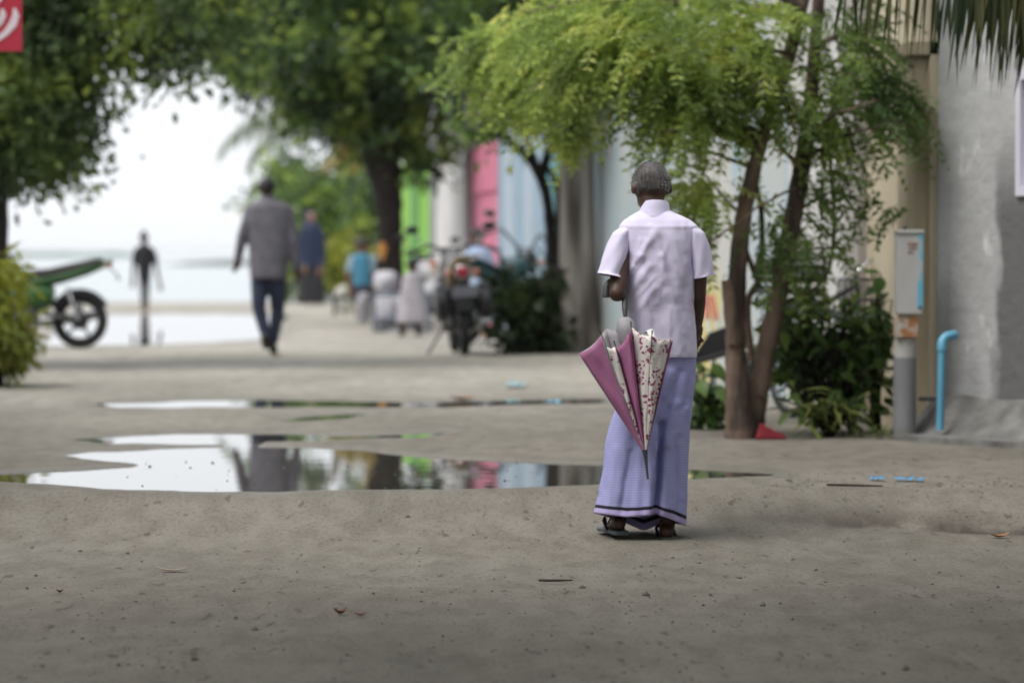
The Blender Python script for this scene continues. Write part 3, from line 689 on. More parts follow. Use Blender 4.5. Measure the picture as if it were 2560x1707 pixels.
for a, b_, r in bl:
    Q = limb(mb, at(*a, d+random.uniform(-.1, .1)), at(*b_, d+random.uniform(-.5, .4)+max(0, (1500-b_[0])/110)), r, .005, .05, 8, 7, .02); tips.append(Q)
under(mb.build('trunk', M['bark_brown'], None), t)
def spray_set(spec):
    B = []; Dv = []
    for (px, py, rx, ry, rd, n, *o) in spec:
        p = ell_px(px, py, rx, ry, rd, d+(o[0] if o else 0), n, .1); c0 = np.array(at(px+ .35*(1900-px), py-60, d))
        B.append(p); Dv.append(unit(p-c0)*.8+rng.normal(size=p.shape)*.45+np.array([0, 0, .02]))
    return np.concatenate(B), np.concatenate(Dv)
B_, D_ = spray_set([(1610, 85, 300, 155, .6, 520), (1460, 70, 240, 120, .5, 190, 1.6), (1330, 140, 120, 95, .4, 170, 2.4), (1240, 120, 70, 55, .25, 75, 2.6), (1195, 150, 55, 40, .2, 45, 2.8), (1300, 230, 80, 50, .3, 60, 2.4), (1735, 250, 150, 90, .5, 170), (1420, 235, 130, 50, .4, 90, 1.6), (1760, 470, 80, 80, .3, 55), (1425, 320, 45, 50, .15, 26, 1.6), (1860, 120, 140, 190, .5, 190), (1600, -230, 440, 160, .7, 60), (2045, -400, 150, 110, .5, 110)])
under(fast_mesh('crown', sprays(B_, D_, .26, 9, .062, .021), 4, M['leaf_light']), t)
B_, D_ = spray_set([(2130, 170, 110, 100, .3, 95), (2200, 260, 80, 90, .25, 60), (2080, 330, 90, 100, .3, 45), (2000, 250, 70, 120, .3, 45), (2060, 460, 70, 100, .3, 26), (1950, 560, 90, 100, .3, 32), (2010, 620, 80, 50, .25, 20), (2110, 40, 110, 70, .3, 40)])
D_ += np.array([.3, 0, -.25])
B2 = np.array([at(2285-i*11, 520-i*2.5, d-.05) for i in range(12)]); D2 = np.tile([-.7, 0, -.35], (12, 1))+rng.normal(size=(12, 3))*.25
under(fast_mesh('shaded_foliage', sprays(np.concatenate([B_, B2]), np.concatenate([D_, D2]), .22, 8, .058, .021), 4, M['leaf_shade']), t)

# plants around its foot: large leaves are parts of their own
def leaf_shape(name, L, W, m, fold=.18, droop=.25, n=6):
    V = []; Fc = []
    for i in range(n+1):
        s = i/n; wv = W*.5*(sin(pi*min(1, s*1.02)**.75)) if i not in (0, n) else .002
        y = L*s; z = -droop*L*s*s
        V += [(-wv, y, z+fold*wv), (0, y, z-.0), (wv, y, z+fold*wv)]
    for i in range(n):
        a = i*3; Fc += [(a, a+1, a+4, a+3), (a+1, a+2, a+5, a+4)]
    me = bpy.data.meshes.new(name); me.from_pydata(V, [], Fc); me.update(); me.polygons.foreach_set('use_smooth', [True]*len(Fc)); me.materials.append(m); return me
def obj_leaf_mat(name, c1, c2, c3, trans=.35, rough=.35):
    m, n, b, out = nodes(name); L = n.links; oi = n.nodes.new('ShaderNodeObjectInfo'); rp = n.nodes.new('ShaderNodeValToRGB'); e = rp.color_ramp.elements
    e.new(.5)
    for i, c in enumerate((c1, c2, c3)): e[i].position = i/2; e[i].color = (*c, 1)
    L.new(oi.outputs['Random'], rp.inputs[0]); L.new(rp.outputs[0], b.inputs['Base Color']); b.inputs['Roughness'].default_value = rough; b.inputs['Specular IOR Level'].default_value = .2
    t_ = n.nodes.new('ShaderNodeBsdfTranslucent'); ms = n.nodes.new('ShaderNodeMixShader'); ms.inputs[0].default_value = trans
    L.new(rp.outputs[0], t_.inputs[0]); L.new(b.outputs[0], ms.inputs[1]); L.new(t_.outputs[0], ms.inputs[2]); L.new(ms.outputs[0], out.inputs[0]); return m
M['big_leaf'] = obj_leaf_mat('big_leaf', (0.055,0.11,0.04), (0.13,0.22,0.06), (0.22,0.31,0.08))
M['big_leaf_light'] = obj_leaf_mat('big_leaf_light', (.07,.14,.04), (.11,.2,.06), (.16,.24,.06))
M['strap_leaf'] = obj_leaf_mat('strap_leaf', (.07,.11,.03), (.13,.17,.045), (.20,.22,.06))
def plant(name, px, py, label, leaves, meshes, stem=None, cat='plant', group=None, fol=None):
    g = foot(px, py); t = empty(name, g, label, cat, group); d = g.y; mb = MB()
    for i, (lx, ly, dy, sc_, az, el) in enumerate(leaves):
        p = at(lx, ly, d+dy); o = bpy.data.objects.new('leaf', meshes[i % len(meshes)]); link(o)
        o.location = p; o.rotation_euler = Euler((el, random.uniform(-.5, .5), az)); o.scale = (sc_,)*3; under(o, t)
        if stem: mb.tube([g+Vector((random.uniform(-.03,.03),0,0)), (g+p)/2+Vector((0,0,.06)), p], [.007, .006, .004], 5)
    if stem and mb.v: under(mb.build('stem', stem, None), t)
    if fol is not None: under(fast_mesh('foliage', fol(d), 4, M['leaf_shrub']), t)
    return t
def scatter_leaves(n, px, py, rx, ry, rd, s0, s1, down=True):
    out = []
    for _ in range(n):
        a = random.uniform(0, 2*pi); r = math.sqrt(random.random())
        out.append((px+rx*r*cos(a), py+ry*r*sin(a), random.uniform(-rd, rd), random.uniform(s0, s1), random.uniform(0, 2*pi) if random.random() < .4 else pi+random.gauss(0, 1.0), random.uniform(-.9, .35)))
    return out
ovate = [leaf_shape('leaf', 1, .55, M['big_leaf']), leaf_shape('leaf', 1, .45, M['big_leaf'], .3, .4)]
ovate_l = [leaf_shape('leaf', 1, .62, M['big_leaf_light'], .15, .3)]
strap = [leaf_shape('leaf', 1, .13, M['strap_leaf'], .3, .45, 7), leaf_shape('leaf', 1, .11, M['strap_leaf'], .3, .8, 7)]
plant('broadleaf_shrub', 2080, 1085, 'dense dark broad leaved shrub between the forked tree and the meter box', scatter_leaves(110, 2065, 900, 150, 165, .22, .09, .17), ovate, M['bark_dark'], 'shrub',
      fol=lambda d: np.concatenate([clumps(ell_px(2070, 900, 140, 160, .25, d+.1, 64, .1), 14, .06, .09, .045), clumps(ell_px(1990, 830, 70, 120, .2, d, 34, .1), 12, .05, .08, .035)]))
plant('broadleaf_shrub', 2190, 1080, 'upright shrub with glossy leaves climbing beside the meter post', scatter_leaves(38, 2195, 810, 42, 130, .12, .09, .15), ovate, M['bark_dark'], 'shrub')
plant('strap_plant', 2070, 1092, 'yellow green strap leaved plant at the foot of the dark shrub', [(2070+random.gauss(0,45), 1030+random.gauss(0,22), random.uniform(-.25,-.05), random.uniform(.14,.24), random.uniform(0,2*pi), random.uniform(-.2,.9)) for _ in range(60)], strap, M['bark_dark'])
plant('taro_plant', 1775, 1070, 'pale green broad leaved plant low beside the stem of the feathery tree', [(1780+random.gauss(0,28), 975+random.gauss(0,38), random.uniform(-.15,.1), random.uniform(.11,.18), pi+random.gauss(0,1.2), random.uniform(-.9,.2)) for _ in range(26)], ovate_l, M['bark_dark'],
      fol=lambda d: clumps(ell_px(1775, 1040, 45, 35, .15, d, 22, .1), 14, .05, .07, .03))
plant('taro_plant', 1900, 1060, 'small leafy sprout filling the fork of the two leaning stems', [(1880+random.gauss(0,30), 880+random.gauss(0,55), random.uniform(.05,.3), random.uniform(.08,.13), random.uniform(0, 6.3), random.uniform(-.9,.2)) for _ in range(22)], ovate, M['bark_dark'])
plant('wall_plant', 2215, 1098, 'low weeds at the foot of the meter post', [(2200+random.gauss(0,35), 1080+random.gauss(0,10), random.uniform(-.2,.05), random.uniform(.05,.1), random.uniform(0,6.3), random.uniform(-.3,.9)) for _ in range(40)], strap)

# left bush close to the edge of the street
g = foot(-14, 965); d = g.y
t = empty('roadside_bush', g, 'yellow green bush at the edge of the street in front of the green motorcycle', 'bush')
mb = MB(); 
for i in range(7): limb(mb, g+Vector((random.uniform(-.05,.05), 0, -.05)), at(random.uniform(-190, 50), random.uniform(650, 880), d+random.uniform(-.3,.3)), .03, .008)
trunk_px(mb, [(-8, 980, 18), (-4, 930, 14), (-6, 880, 12)], d)
under(mb.build('stem', M['bark_dark'], None), t)
cen = np.concatenate([ell_px(-60, 800, 125, 120, .5, d, 90), ell_px(30, 850, 48, 70, .25, d, 26), ell_px(10, 690, 50, 45, .3, d, 16)])
c = np.repeat(cen, 12, 0)+rng.normal(size=(len(cen)*12, 3))*.07
under(fast_mesh('foliage', leaf_quads(c, rng.normal(size=c.shape)*.6+np.array([.15, 0, -.8]), .16*(.6+.7*rng.random(len(c))), .04, .06), 4, M['leaf_yellow']), t)

# greenery at the end of the street
def bush(name, px, py, outline, m, label, cat='shrub', L=.16, per=22):
    d = py; x_ = at(px, 0, d).x; g = Vector((x_, d, gz(x_, d))); t = empty(name, g, label, cat); mb = MB(); cen = np.concatenate([ell_px(*o[:4], o[4], d, o[5]) for o in outline])
    for c in cen[rng.choice(len(cen), min(9, len(cen)), False)]: limb(mb, g, c, .05, .012)
    under(mb.build('stem', M['bark_dark'], None), t); under(fast_mesh('crown' if cat == 'tree' else 'foliage', clumps(cen, per, .2, L, L*.55), 4, m), t)
bush('round_tree', 720, 86, [(715, 462, 40, 72, 1., 40), (650, 510, 30, 18, .5, 8)], M['leaf_mid'], 'round topped green tree behind the walking man in grey', 'tree', .2)
bush('end_shrub', 850, 84, [(840, 560, 95, 100, 1.3, 130), (800, 480, 50, 40, .8, 26)], M['leaf_mid'], 'dense green shrub behind the woman in blue', 'shrub', .2)
bush('end_shrub', 930, 82, [(925, 530, 40, 80, .8, 50)], M['leaf_mid'], 'tall green shrub beside the dark trunk and the child in teal', 'shrub', .2)
bush('yellow_shrub', 850, 80, [(845, 665, 75, 55, .7, 60)], M['leaf_yellow'], 'yellow green shrub between the woman in blue and the child in teal', 'shrub', .18)
bush('shore_shrub', 760, 82, [(765, 680, 40, 60, .6, 30)], M['leaf_shrub'], 'dark low shrub just behind the woman in blue', 'shrub', .18)

def palm(name, crown, d, label, fronds, m, trunk=None, leaf=(.5, .035), n=26, as_parts=False, cat='palm'):
    cp = at(*crown, d); base = Vector((cp.x+ (trunk or 0), d, gz(cp.x, d)))
    t = empty(name, base, label, cat)
    mb = MB(); mb.tube([base+Vector((0,0,-.2)), base.lerp(cp, .4)+Vector((.1,0,0)), cp+Vector((0,0,-.1)), cp], [.17, .13, .11, .09], 12)
    under(mb.build('trunk', M['bark_grey'], None), t)
    lm = leaf_shape('leaflet', 1, 1, m, .25, .0, 4) if as_parts else None
    for tip, dep, sag, mm in fronds:
        tp = at(*tip, d+dep); pts = []
        for i in range(n+1):
            s = i/n; pts.append(cp.lerp(tp, s)+Vector((0, 0, sag*4*s*(1-s))))
        fr = under(MB().tube(pts, [.022*(1-.8*i/n)+.003 for i in range(n+1)], 6).build('frond', M['frond_rib'], None), t)
        quads = []
        for i in range(3, n+1):
            tn = (pts[i]-pts[i-1]).normalized(); sd_ = tn.cross(Vector((0,0,1))).normalized()
            for sg in (-1, 1):
                for q in range(1 if as_parts else 2):
                    dv = (sd_*sg*(.15 if as_parts else .45)+tn*(.12 if as_parts else .3)+Vector((random.gauss(0,.06), random.gauss(0,.1), -1.15+random.gauss(0,.12)))).normalized()
                    ln = leaf[0]*(.55+.6*sin(pi*min(1, i/n+.08)))*random.uniform(.75, 1.15); p = pts[i-1].lerp(pts[i], q*.5+random.uniform(0, .4))
                    if as_parts:
                        o = bpy.data.objects.new('leaflet', lm); link(o, fr)
                        o.matrix_local = Matrix.Translation(p) @ dv.to_track_quat('Y', 'Z').to_matrix().to_4x4() @ Matrix.Rotation(random.uniform(-1.2, 1.2), 4, 'Y') @ Matrix.Diagonal((leaf[1], ln, .04, 1))
                    else: quads.append((p, dv, ln))
        if quads:
            V = leaf_quads(np.array([q[0] for q in quads]), np.array([q[1] for q in quads]), np.array([q[2] for q in quads]), leaf[1], .02)
            o = fast_mesh('leaflets', V, 4, mm); o.parent = fr
M['frond_rib'] = mat('frond_rib', (.22,.20,.07), None, 8, .6)
M['leaflet_dark'] = obj_leaf_mat('leaflet_dark', (.012,.025,.01), (.03,.045,.018), (.08,.08,.03), .3, .7)
palm('coconut_palm', (835, 300), 90., 'tall coconut palm with drooping fronds against the bright sky', [((545, 375), .5, .75, M['frond_far']), ((620, 400), -1, .6, M['frond_far']), ((700, 150), 0, .3, M['frond_far']), ((1000, 150), 0, .3, M['frond_far'])], M['frond_far'], .5, (.95, .05))
palm('yellowing_palm', (945, 350), 88., 'young palm with yellowing fronds behind the big dark trunk', [((790, 445), .0, .55, M['frond_yellow']), ((830, 500), -1, .5, M['frond_yellow']), ((1080, 430), 0, .5, M['frond_yellow']), ((900, 180), 0, .2, M['frond_yellow'])], M['frond_yellow'], .3, (.9, .06))
palm('near_palm', (2800, -140), 18.2, 'coconut palm whose dark hanging leaflets drop in beside the grey house', [((2335, -15), -.1, .05, None), ((2095, -35), .35, .06, None), ((2400, -20), -.5, .06, None), ((3250, -60), .3, .15, None), ((3150, -420), -.6, .2, None), ((2650, -560), .8, .2, None), ((2900, -120), -1.6, .2, None), ((2980, -200), 1.2, .2, None)], M['leaflet_dark'], .2, (.56, .022), 30, True)

# ------------------------------------------------------------------ people
M['skin'] = mat('skin', (.075,.04,.026), (.055,.028,.019), 20, .5)
M['skin2'] = mat('skin2', (.20,.105,.07), (.16,.08,.055), 20, .5)
M['hair_black'] = mat('hair_black', (.012,.011,.011), None, 30, .5)
M['hair_grey'] = mat('hair_grey', (.15,.14,.14), (.05,.045,.043), 22, .9, .5, 260, lo=.3, hi=.72)
def cloth(name, c, c2=None, scale=9, rough=.85): return mat(name, c, c2, scale, rough, .15, 60)
def limbs(mb, d, L):
    """chains of (px, py, radius px, depth offset)"""
    for ch in L:
        for a, b_ in zip(ch[:-1], ch[1:]):
            mb.capsule(at(a[0], a[1], d+(a[3] if len(a) > 3 else 0)), a[2]*d/F, at(b_[0], b_[1], d+(b_[3] if len(b_) > 3 else 0)), b_[2]*d/F)
def torso(mb, d, rows, n=20, dy=0):
    """rows of (py, x left, x right, half depth in m)"""
    rings = []
    for y, x0, x1, b_ in rows:
        c = at((x0+x1)/2, y, d+dy); a = (x1-x0)/2*d/F
        rings.append([c+Vector((a*math.copysign(abs(cos(t))**.8, cos(t)), b_*math.copysign(abs(sin(t))**.8, sin(t)), 0)) for t in np.linspace(0, 2*pi, n, endpoint=False)])
    mb.loft(rings)
def hand(mb, p, dirv, s, d):
    """palm and five fingers; p wrist, dirv pointing direction (world), s hand length in m"""
    p = Vector(p); dv = Vector(dirv).normalized(); sd_ = dv.orthogonal().normalized(); nn = dv.cross(sd_)
    mb.capsule(p, s*.17, p+dv*s*.42, s*.2)
    for k, (o, l) in enumerate(((-.16, .8), (-.055, .92), (.055, .88), (.16, .72))):
        b0 = p+dv*s*.5+sd_*s*o; b1 = b0+dv*s*.24*l+nn*s*.06; b2 = b1+dv*s*.16*l+nn*s*.16
        mb.capsule(b0, s*.055, b1, s*.05, 8); mb.capsule(b1, s*.05, b2, s*.042, 8)
    b0 = p+dv*s*.15-sd_*s*.17; b1 = b0+dv*s*.22-sd_*s*.13; b2 = b1+dv*s*.2+nn*s*.05
    mb.capsule(b0, s*.07, b1, s*.058, 8); mb.capsule(b1, s*.058, b2, s*.045, 8)
def head(mb, c, r, face=Vector((0, 1, 0))):
    """skull with jaw, nose, ears, eye sockets; r half width; face = viewing direction"""
    face = Vector(face).normalized(); sd_ = face.cross(Vector((0,0,1))).normalized(); up = sd_.cross(face)
    rot = Matrix((sd_, face, up)).transposed()
    mb.ball(c+up*r*.15, (r, r*1.22, r*1.15), rot); mb.ball(c+face*r*.35-up*r*.62, (r*.74, r*.82, r*.72), rot)
    mb.capsule(c+face*r*1.12+up*r*.1, r*.12, c+face*r*1.3-up*r*.28, r*.17, 8)
    mb.ball(c+face*r*1.02-up*r*.72, (r*.34, r*.16, r*.1), rot)
    for sg in (-1, 1):
        mb.ball(c+sd_*sg*r*1.07-face*r*.02-up*r*.15, (r*.11, r*.22, r*.34), rot)
        mb.ball(c+sd_*sg*r*.4+face*r*.98+up*r*.2, (r*.26, r*.16, r*.12), rot)
def hair(name, c, r, m, parent, face=Vector((0,1,0)), low=-.35, puff=1.05, seed=0):
    """cap of hair: the skull's shell above the hairline (lower at the back)"""
    face = Vector(face).normalized(); sd_ = face.cross(Vector((0,0,1))).normalized(); up = sd_.cross(face); mb = MB(); rings = []
    nu, nv = 28, 11
    for j in range(nv):
        ring = []
        for k in range(nu):
            th = 2*pi*k/nu; fy = sin(th)
            lim = low if fy < .1 else low+(fy-.1)*1.25
            a = (pi/2-math.asin(max(-.98, min(.95, lim))))*j/(nv-1)
            wob = 1+.018*sin(5*th+3*j+seed)+.014*sin(11*th+7*j)
            ring.append(c+up*r*.15+(sd_*r*sin(a)*cos(th)+face*r*1.22*sin(a)*sin(th)+up*r*1.17*cos(a))*puff*wob)
        rings.append(ring)
    rings.append([p.lerp(c, .12) for p in rings[-1]])
    o = mb.loft(rings, True).build(name, m, None); return under(o, parent)
def garment(name, m, parent, fn, vox=.013, sm=3):
    mb = MB(); fn(mb); o = mb.build(name, m, None); remesh(o, vox, sm); return under(o, parent)

# walking man in grey
g = foot(670, 884); d = g.y; pr = empty('person', g, 'man in grey long sleeved shirt and blue jeans walking away through the street', 'person')
hc = at(667, 470, d); hr = 19.5*d/F
def f(mb):
    head(mb, hc, hr, (.05, 1, -.05)); limbs(mb, d, [[(668, 520, 14), (668, 492, 12)], [(626, 525, 12), (604, 595, 10), (594, 640, 8)], [(722, 525, 12), (736, 600, 10), (741, 668, 8)], [(650, 700, 16), (647, 768, 11, -.04), (664, 845, 8, -.08)], [(692, 700, 16), (694, 775, 11, .05), (683, 858, 8, .02)]])
    torso(mb, d, [(510, 640, 700, .08), (600, 636, 706, .09), (700, 636, 708, .1)])
    hand(mb, at(593, 645, d), (-.1, .1, -1), .17, d); hand(mb, at(742, 672, d), (.1, .15, -1), .17, d)
garment('body', M['skin'], pr, f, .011, 2)
M['shirt_grey'] = cloth('shirt_grey', (.145,.137,.16), (.10,.095,.115)); M['jeans'] = cloth('jeans', (.032,.042,.075), (.02,.026,.05)); M['shoe'] = mat('shoe', (.045,.04,.036), None, 9, .7)
def f(mb):
    torso(mb, d, [(494, 652, 684, .06), (503, 640, 700, .09), (516, 622, 722, .115), (545, 616, 730, .125), (600, 620, 726, .13), (650, 623, 720, .135), (697, 625, 717, .145)])
    limbs(mb, d, [[(628, 526, 16), (606, 590, 14, -.03), (596, 645, 11.5)], [(718, 526, 16), (734, 600, 14.5, -.03), (740, 668, 11.5)]])
    mb.tube([at(668, 506, d), at(668, 486, d)], [.075, .06], 14)
o = garment('shirt', M['shirt_grey'], pr, f)
def f(mb): limbs(mb, d, [[(650, 690, 25), (647, 768, 18, -.04), (664, 838, 13.5, -.08)], [(692, 690, 25), (694, 775, 18, .05), (683, 852, 13, .02)]])
garment('trousers', M['jeans'], pr, f)
hair('hair', hc, hr, M['hair_black'], pr, (.05, 1, -.05), -.45, 1.08)
for px, py, dy, tz in ((662, 850, -.1, .35), (682, 874, .0, .0)):
    a = at(px, py, d+dy); mb = MB(); mb.capsule(a+Vector((0,-.02,.03)), .045, a+Vector((0,.16,-.02-tz*.1)), .042); mb.capsule(a+Vector((0,.0,-.0)), .04, a+Vector((0,.2,-.025-tz*.1)), .03)
    o = mb.build('shoe', M['shoe'], None); remesh(o, .012, 3); under(o, pr)

# far walker by the flooded strip
g = foot(362, 777); d = g.y; pr = empty('person', g, 'slim far person in a black top walking beside the flooded strip', 'person')
hc = at(360, 596, d); hr = 10*d/F; M['black_cloth'] = cloth('black_cloth', (.016,.015,.02)); M['grey_cloth'] = cloth('grey_cloth', (.16,.16,.17))
def f(mb):
    head(mb, hc, hr, (0, -1, 0)); limbs(mb, d, [[(361, 618, 8), (361, 604, 7)], [(340, 632, 6), (334, 665, 5), (332, 700, 4)], [(382, 632, 6), (391, 668, 5), (399, 708, 4)], [(356, 700, 9), (357, 740, 7), (358, 772, 5)], [(367, 700, 9), (367, 738, 7), (366, 770, 5)], [(358, 773, 5), (357, 777, 5, -.15)], [(366, 771, 5), (367, 776, 5, -.15)]])
    torso(mb, d, [(620, 346, 378, .09), (660, 348, 376, .1), (700, 348, 376, .1)]); hand(mb, at(332, 700, d), (0, -.1, -1), .17, d); hand(mb, at(399, 708, d), (.2, -.1, -1), .17, d)
garment('body', M['skin'], pr, f, .014, 2)
def f(mb):
    torso(mb, d, [(612, 352, 370, .07), (622, 337, 386, .1), (650, 342, 381, .12), (690, 346, 377, .12), (706, 350, 374, .12)]); limbs(mb, d, [[(341, 630, 8), (336, 658, 7)], [(382, 630, 8), (390, 658, 7)]])
garment('top', M['black_cloth'], pr, f, .014)
def f(mb): limbs(mb, d, [[(357, 698, 11), (359, 742, 7.5), (359, 764, 6)], [(366, 698, 11), (366, 742, 7.5), (365, 762, 6)]])
garment('leggings', M['grey_cloth'], pr, f, .014)
hair('hair', hc, hr, M['hair_black'], pr, (0, -1, 0), -.5, 1.15); under(MB().ball(at(360, 581, d), .045).build('hair_bun', M['hair_black'], None), pr)

# woman in blue
g = foot(776, 765); d = g.y; pr = empty('person', g, 'woman in a blue top, dark headscarf and long dark skirt standing before the shrubs', 'person')
hc = at(777, 545, d); hr = 12.5*d/F; M['navy'] = cloth('navy', (.013,.022,.055), (.01,.017,.042)); M['skirt'] = cloth('skirt', (.02,.019,.022)); M['scarf'] = cloth('scarf', (.035,.045,.09))
def f(mb):
    head(mb, hc, hr, (.4, -1, 0)); limbs(mb, d, [[(777, 575, 8), (777, 555, 8)], [(755, 590, 7), (752, 640, 6), (762, 668, 5, -.15)], [(803, 590, 7), (808, 640, 6), (800, 672, 5, -.12)], [(768, 690, 9), (768, 762, 6)], [(790, 690, 9), (790, 762, 6)], [(768, 761, 6), (768, 764, 5, -.18)], [(790, 761, 6), (791, 764, 5, -.18)]])
    hand(mb, at(762, 668, d-.15), (.2, -.3, -1), .17, d); hand(mb, at(800, 672, d-.12), (-.2, -.3, -1), .17, d); torso(mb, d, [(575, 755, 800, .1), (690, 758, 802, .12)])
garment('body', M['skin2'], pr, f, .013, 2)
def f(mb): torso(mb, d, [(558, 766, 790, .07), (570, 752, 805, .11), (600, 750, 808, .13), (655, 752, 808, .14), (668, 750, 810, .15)]); limbs(mb, d, [[(756, 584, 9), (751, 640, 8), (760, 660, 7, -.12)], [(803, 584, 9), (809, 640, 8), (802, 664, 7, -.1)]])
garment('top', M['navy'], pr, f)
def f(mb): torso(mb, d, [(655, 753, 807, .13), (700, 748, 810, .16), (745, 744, 814, .19), (758, 743, 816, .2)])
garment('skirt', M['skirt'], pr, f)
def f(mb): mb.ball(hc+Vector((-.02,.03,.02)), (hr*1.15, hr*1.25, hr*1.4)); torso(mb, d, [(552, 764, 790, .09), (575, 756, 798, .13)])
garment('headscarf', M['scarf'], pr, f)

# child in teal
g = foot(905, 792); d = g.y; pr = empty('person', g, 'child in a teal shirt and dark shorts standing near the white sacks', 'person')
hc = at(905, 613, d); hr = 15*d/F; M['teal'] = cloth('teal', (.06,.22,.32), (.045,.17,.26)); M['shorts'] = cloth('shorts', (.03,.032,.05)); M['pale_blue'] = cloth('pale_blue', (.30,.38,.45))
def f(mb):
    head(mb, hc, hr, (1, .2, 0)); limbs(mb, d, [[(904, 640, 10), (904, 625, 9)], [(878, 655, 8), (872, 695, 7), (876, 728, 6)], [(930, 655, 8), (933, 695, 7), (928, 728, 6)], [(895, 725, 12), (895, 760, 9), (893, 785, 7)], [(915, 725, 12), (916, 758, 9), (914, 784, 7)], [(893, 787, 7), (901, 789, 5, .12)], [(914, 786, 7), (922, 788, 5, .12)]])
    torso(mb, d, [(640, 885, 925, .09), (730, 888, 924, .1)]); hand(mb, at(876, 728, d), (.1, 0, -1), .14, d); hand(mb, at(928, 728, d), (-.1, 0, -1), .14, d)
garment('body', M['skin2'], pr, f, .012, 2)
def f(mb): torso(mb, d, [(632, 894, 916, .06), (641, 880, 929, .1), (670, 880, 930, .115), (716, 883, 930, .12)]); 
garment('shirt', M['teal'], pr, f)
def f(mb): limbs(mb, d, [[(881, 648, 11), (874, 676, 10)]])
garment('sleeve', M['pale_blue'], pr, f)
def f(mb): limbs(mb, d, [[(929, 648, 11), (933, 676, 10)]])
garment('sleeve', M['pale_blue'], pr, f)
def f(mb): torso(mb, d, [(710, 884, 929, .12), (735, 883, 930, .13)]); limbs(mb, d, [[(895, 728, 13), (894, 752, 12)], [(917, 728, 13), (917, 752, 12)]])
garment('shorts', M['shorts'], pr, f)
hair('hair', hc, hr, M['hair_black'], pr, (1, .2, 0), -.25, 1.08)

# small child in a pale dress
g = foot(1012, 843); d = g.y; pr = empty('person', g, 'small child in a pale grey dress standing between the sacks and the motorcycle', 'person')
hc = at(1030, 662, d); hr = 13*d/F; M['dress'] = cloth('dress', (.34,.31,.33), (.26,.24,.26))
def f(mb):
    head(mb, hc, hr, (.6, .8, -.2)); limbs(mb, d, [[(1030, 690, 9), (1030, 672, 8)], [(1012, 695, 7), (1004, 730, 6), (1012, 758, 5)], [(1048, 695, 7), (1056, 730, 6), (1050, 758, 5)], [(1010, 780, 11), (1008, 810, 9), (1006, 830, 8)], [(1045, 780, 11), (1046, 810, 9), (1046, 828, 8)], [(1006, 832, 8), (1002, 836, 6, .14)], [(1046, 830, 8), (1048, 834, 6, .14)]])
    torso(mb, d, [(690, 1012, 1048, .08), (780, 1005, 1055, .1)]); hand(mb, at(1012, 758, d), (0, .2, -1), .11, d); hand(mb, at(1050, 758, d), (0, .2, -1), .11, d)
garment('body', M['skin'], pr, f, .011, 2)
def f(mb): torso(mb, d, [(680, 1020, 1042, .06), (692, 1006, 1056, .09), (740, 1000, 1066, .13), (800, 990, 1078, .18), (808, 989, 1079, .18)])
garment('dress', M['dress'], pr, f)
hair('hair', hc, hr, M['hair_black'], pr, (.6, .8, -.2), -.3, 1.08)

# child behind the motorcycles
g = foot(1196, 846); d = g.y; pr = empty('person', g, 'black haired child in a light blue shirt behind the parked motorcycles', 'person')
hc = at(1193, 592, d); hr = 16.5*d/F; M['light_blue'] = cloth('light_blue', (.26,.36,.55), (.4,.45,.55), 5)
def f(mb):
    head(mb, hc, hr, (.3, -1, -.2)); limbs(mb, d, [[(1195, 625, 10), (1194, 608, 9)], [(1172, 640, 9), (1160, 690, 8), (1168, 725, 7, -.1)], [(1222, 640, 9), (1230, 690, 8), (1224, 725, 7, -.1)], [(1186, 730, 14), (1185, 790, 11), (1185, 840, 8)], [(1208, 730, 14), (1209, 790, 11), (1209, 840, 8)], [(1185, 841, 8), (1185, 844, 6, -.14)], [(1209, 841, 8), (1210, 844, 6, -.14)]])
    torso(mb, d, [(625, 1175, 1218, .09), (740, 1178, 1216, .1)]); hand(mb, at(1168, 725, d-.1), (.1, -.5, -1), .13, d); hand(mb, at(1224, 725, d-.1), (-.1, -.5, -1), .13, d)
garment('body', M['skin2'], pr, f, .012, 2)
def f(mb): torso(mb, d, [(616, 1184, 1206, .06), (627, 1170, 1223, .1), (680, 1172, 1222, .12), (735, 1172, 1222, .13)]); limbs(mb, d, [[(1174, 636, 12), (1165, 672, 11)], [(1220, 636, 12), (1228, 672, 11)]])
garment('shirt', M['light_blue'], pr, f)
def f(mb): limbs(mb, d, [[(1187, 732, 17), (1186, 785, 14)], [(1208, 732, 17), (1209, 785, 14)]])
garment('shorts', M['shorts'], pr, f)
hair('hair', hc, hr, M['hair_black'], pr, (.3, -1, -.2), -.4, 1.1)

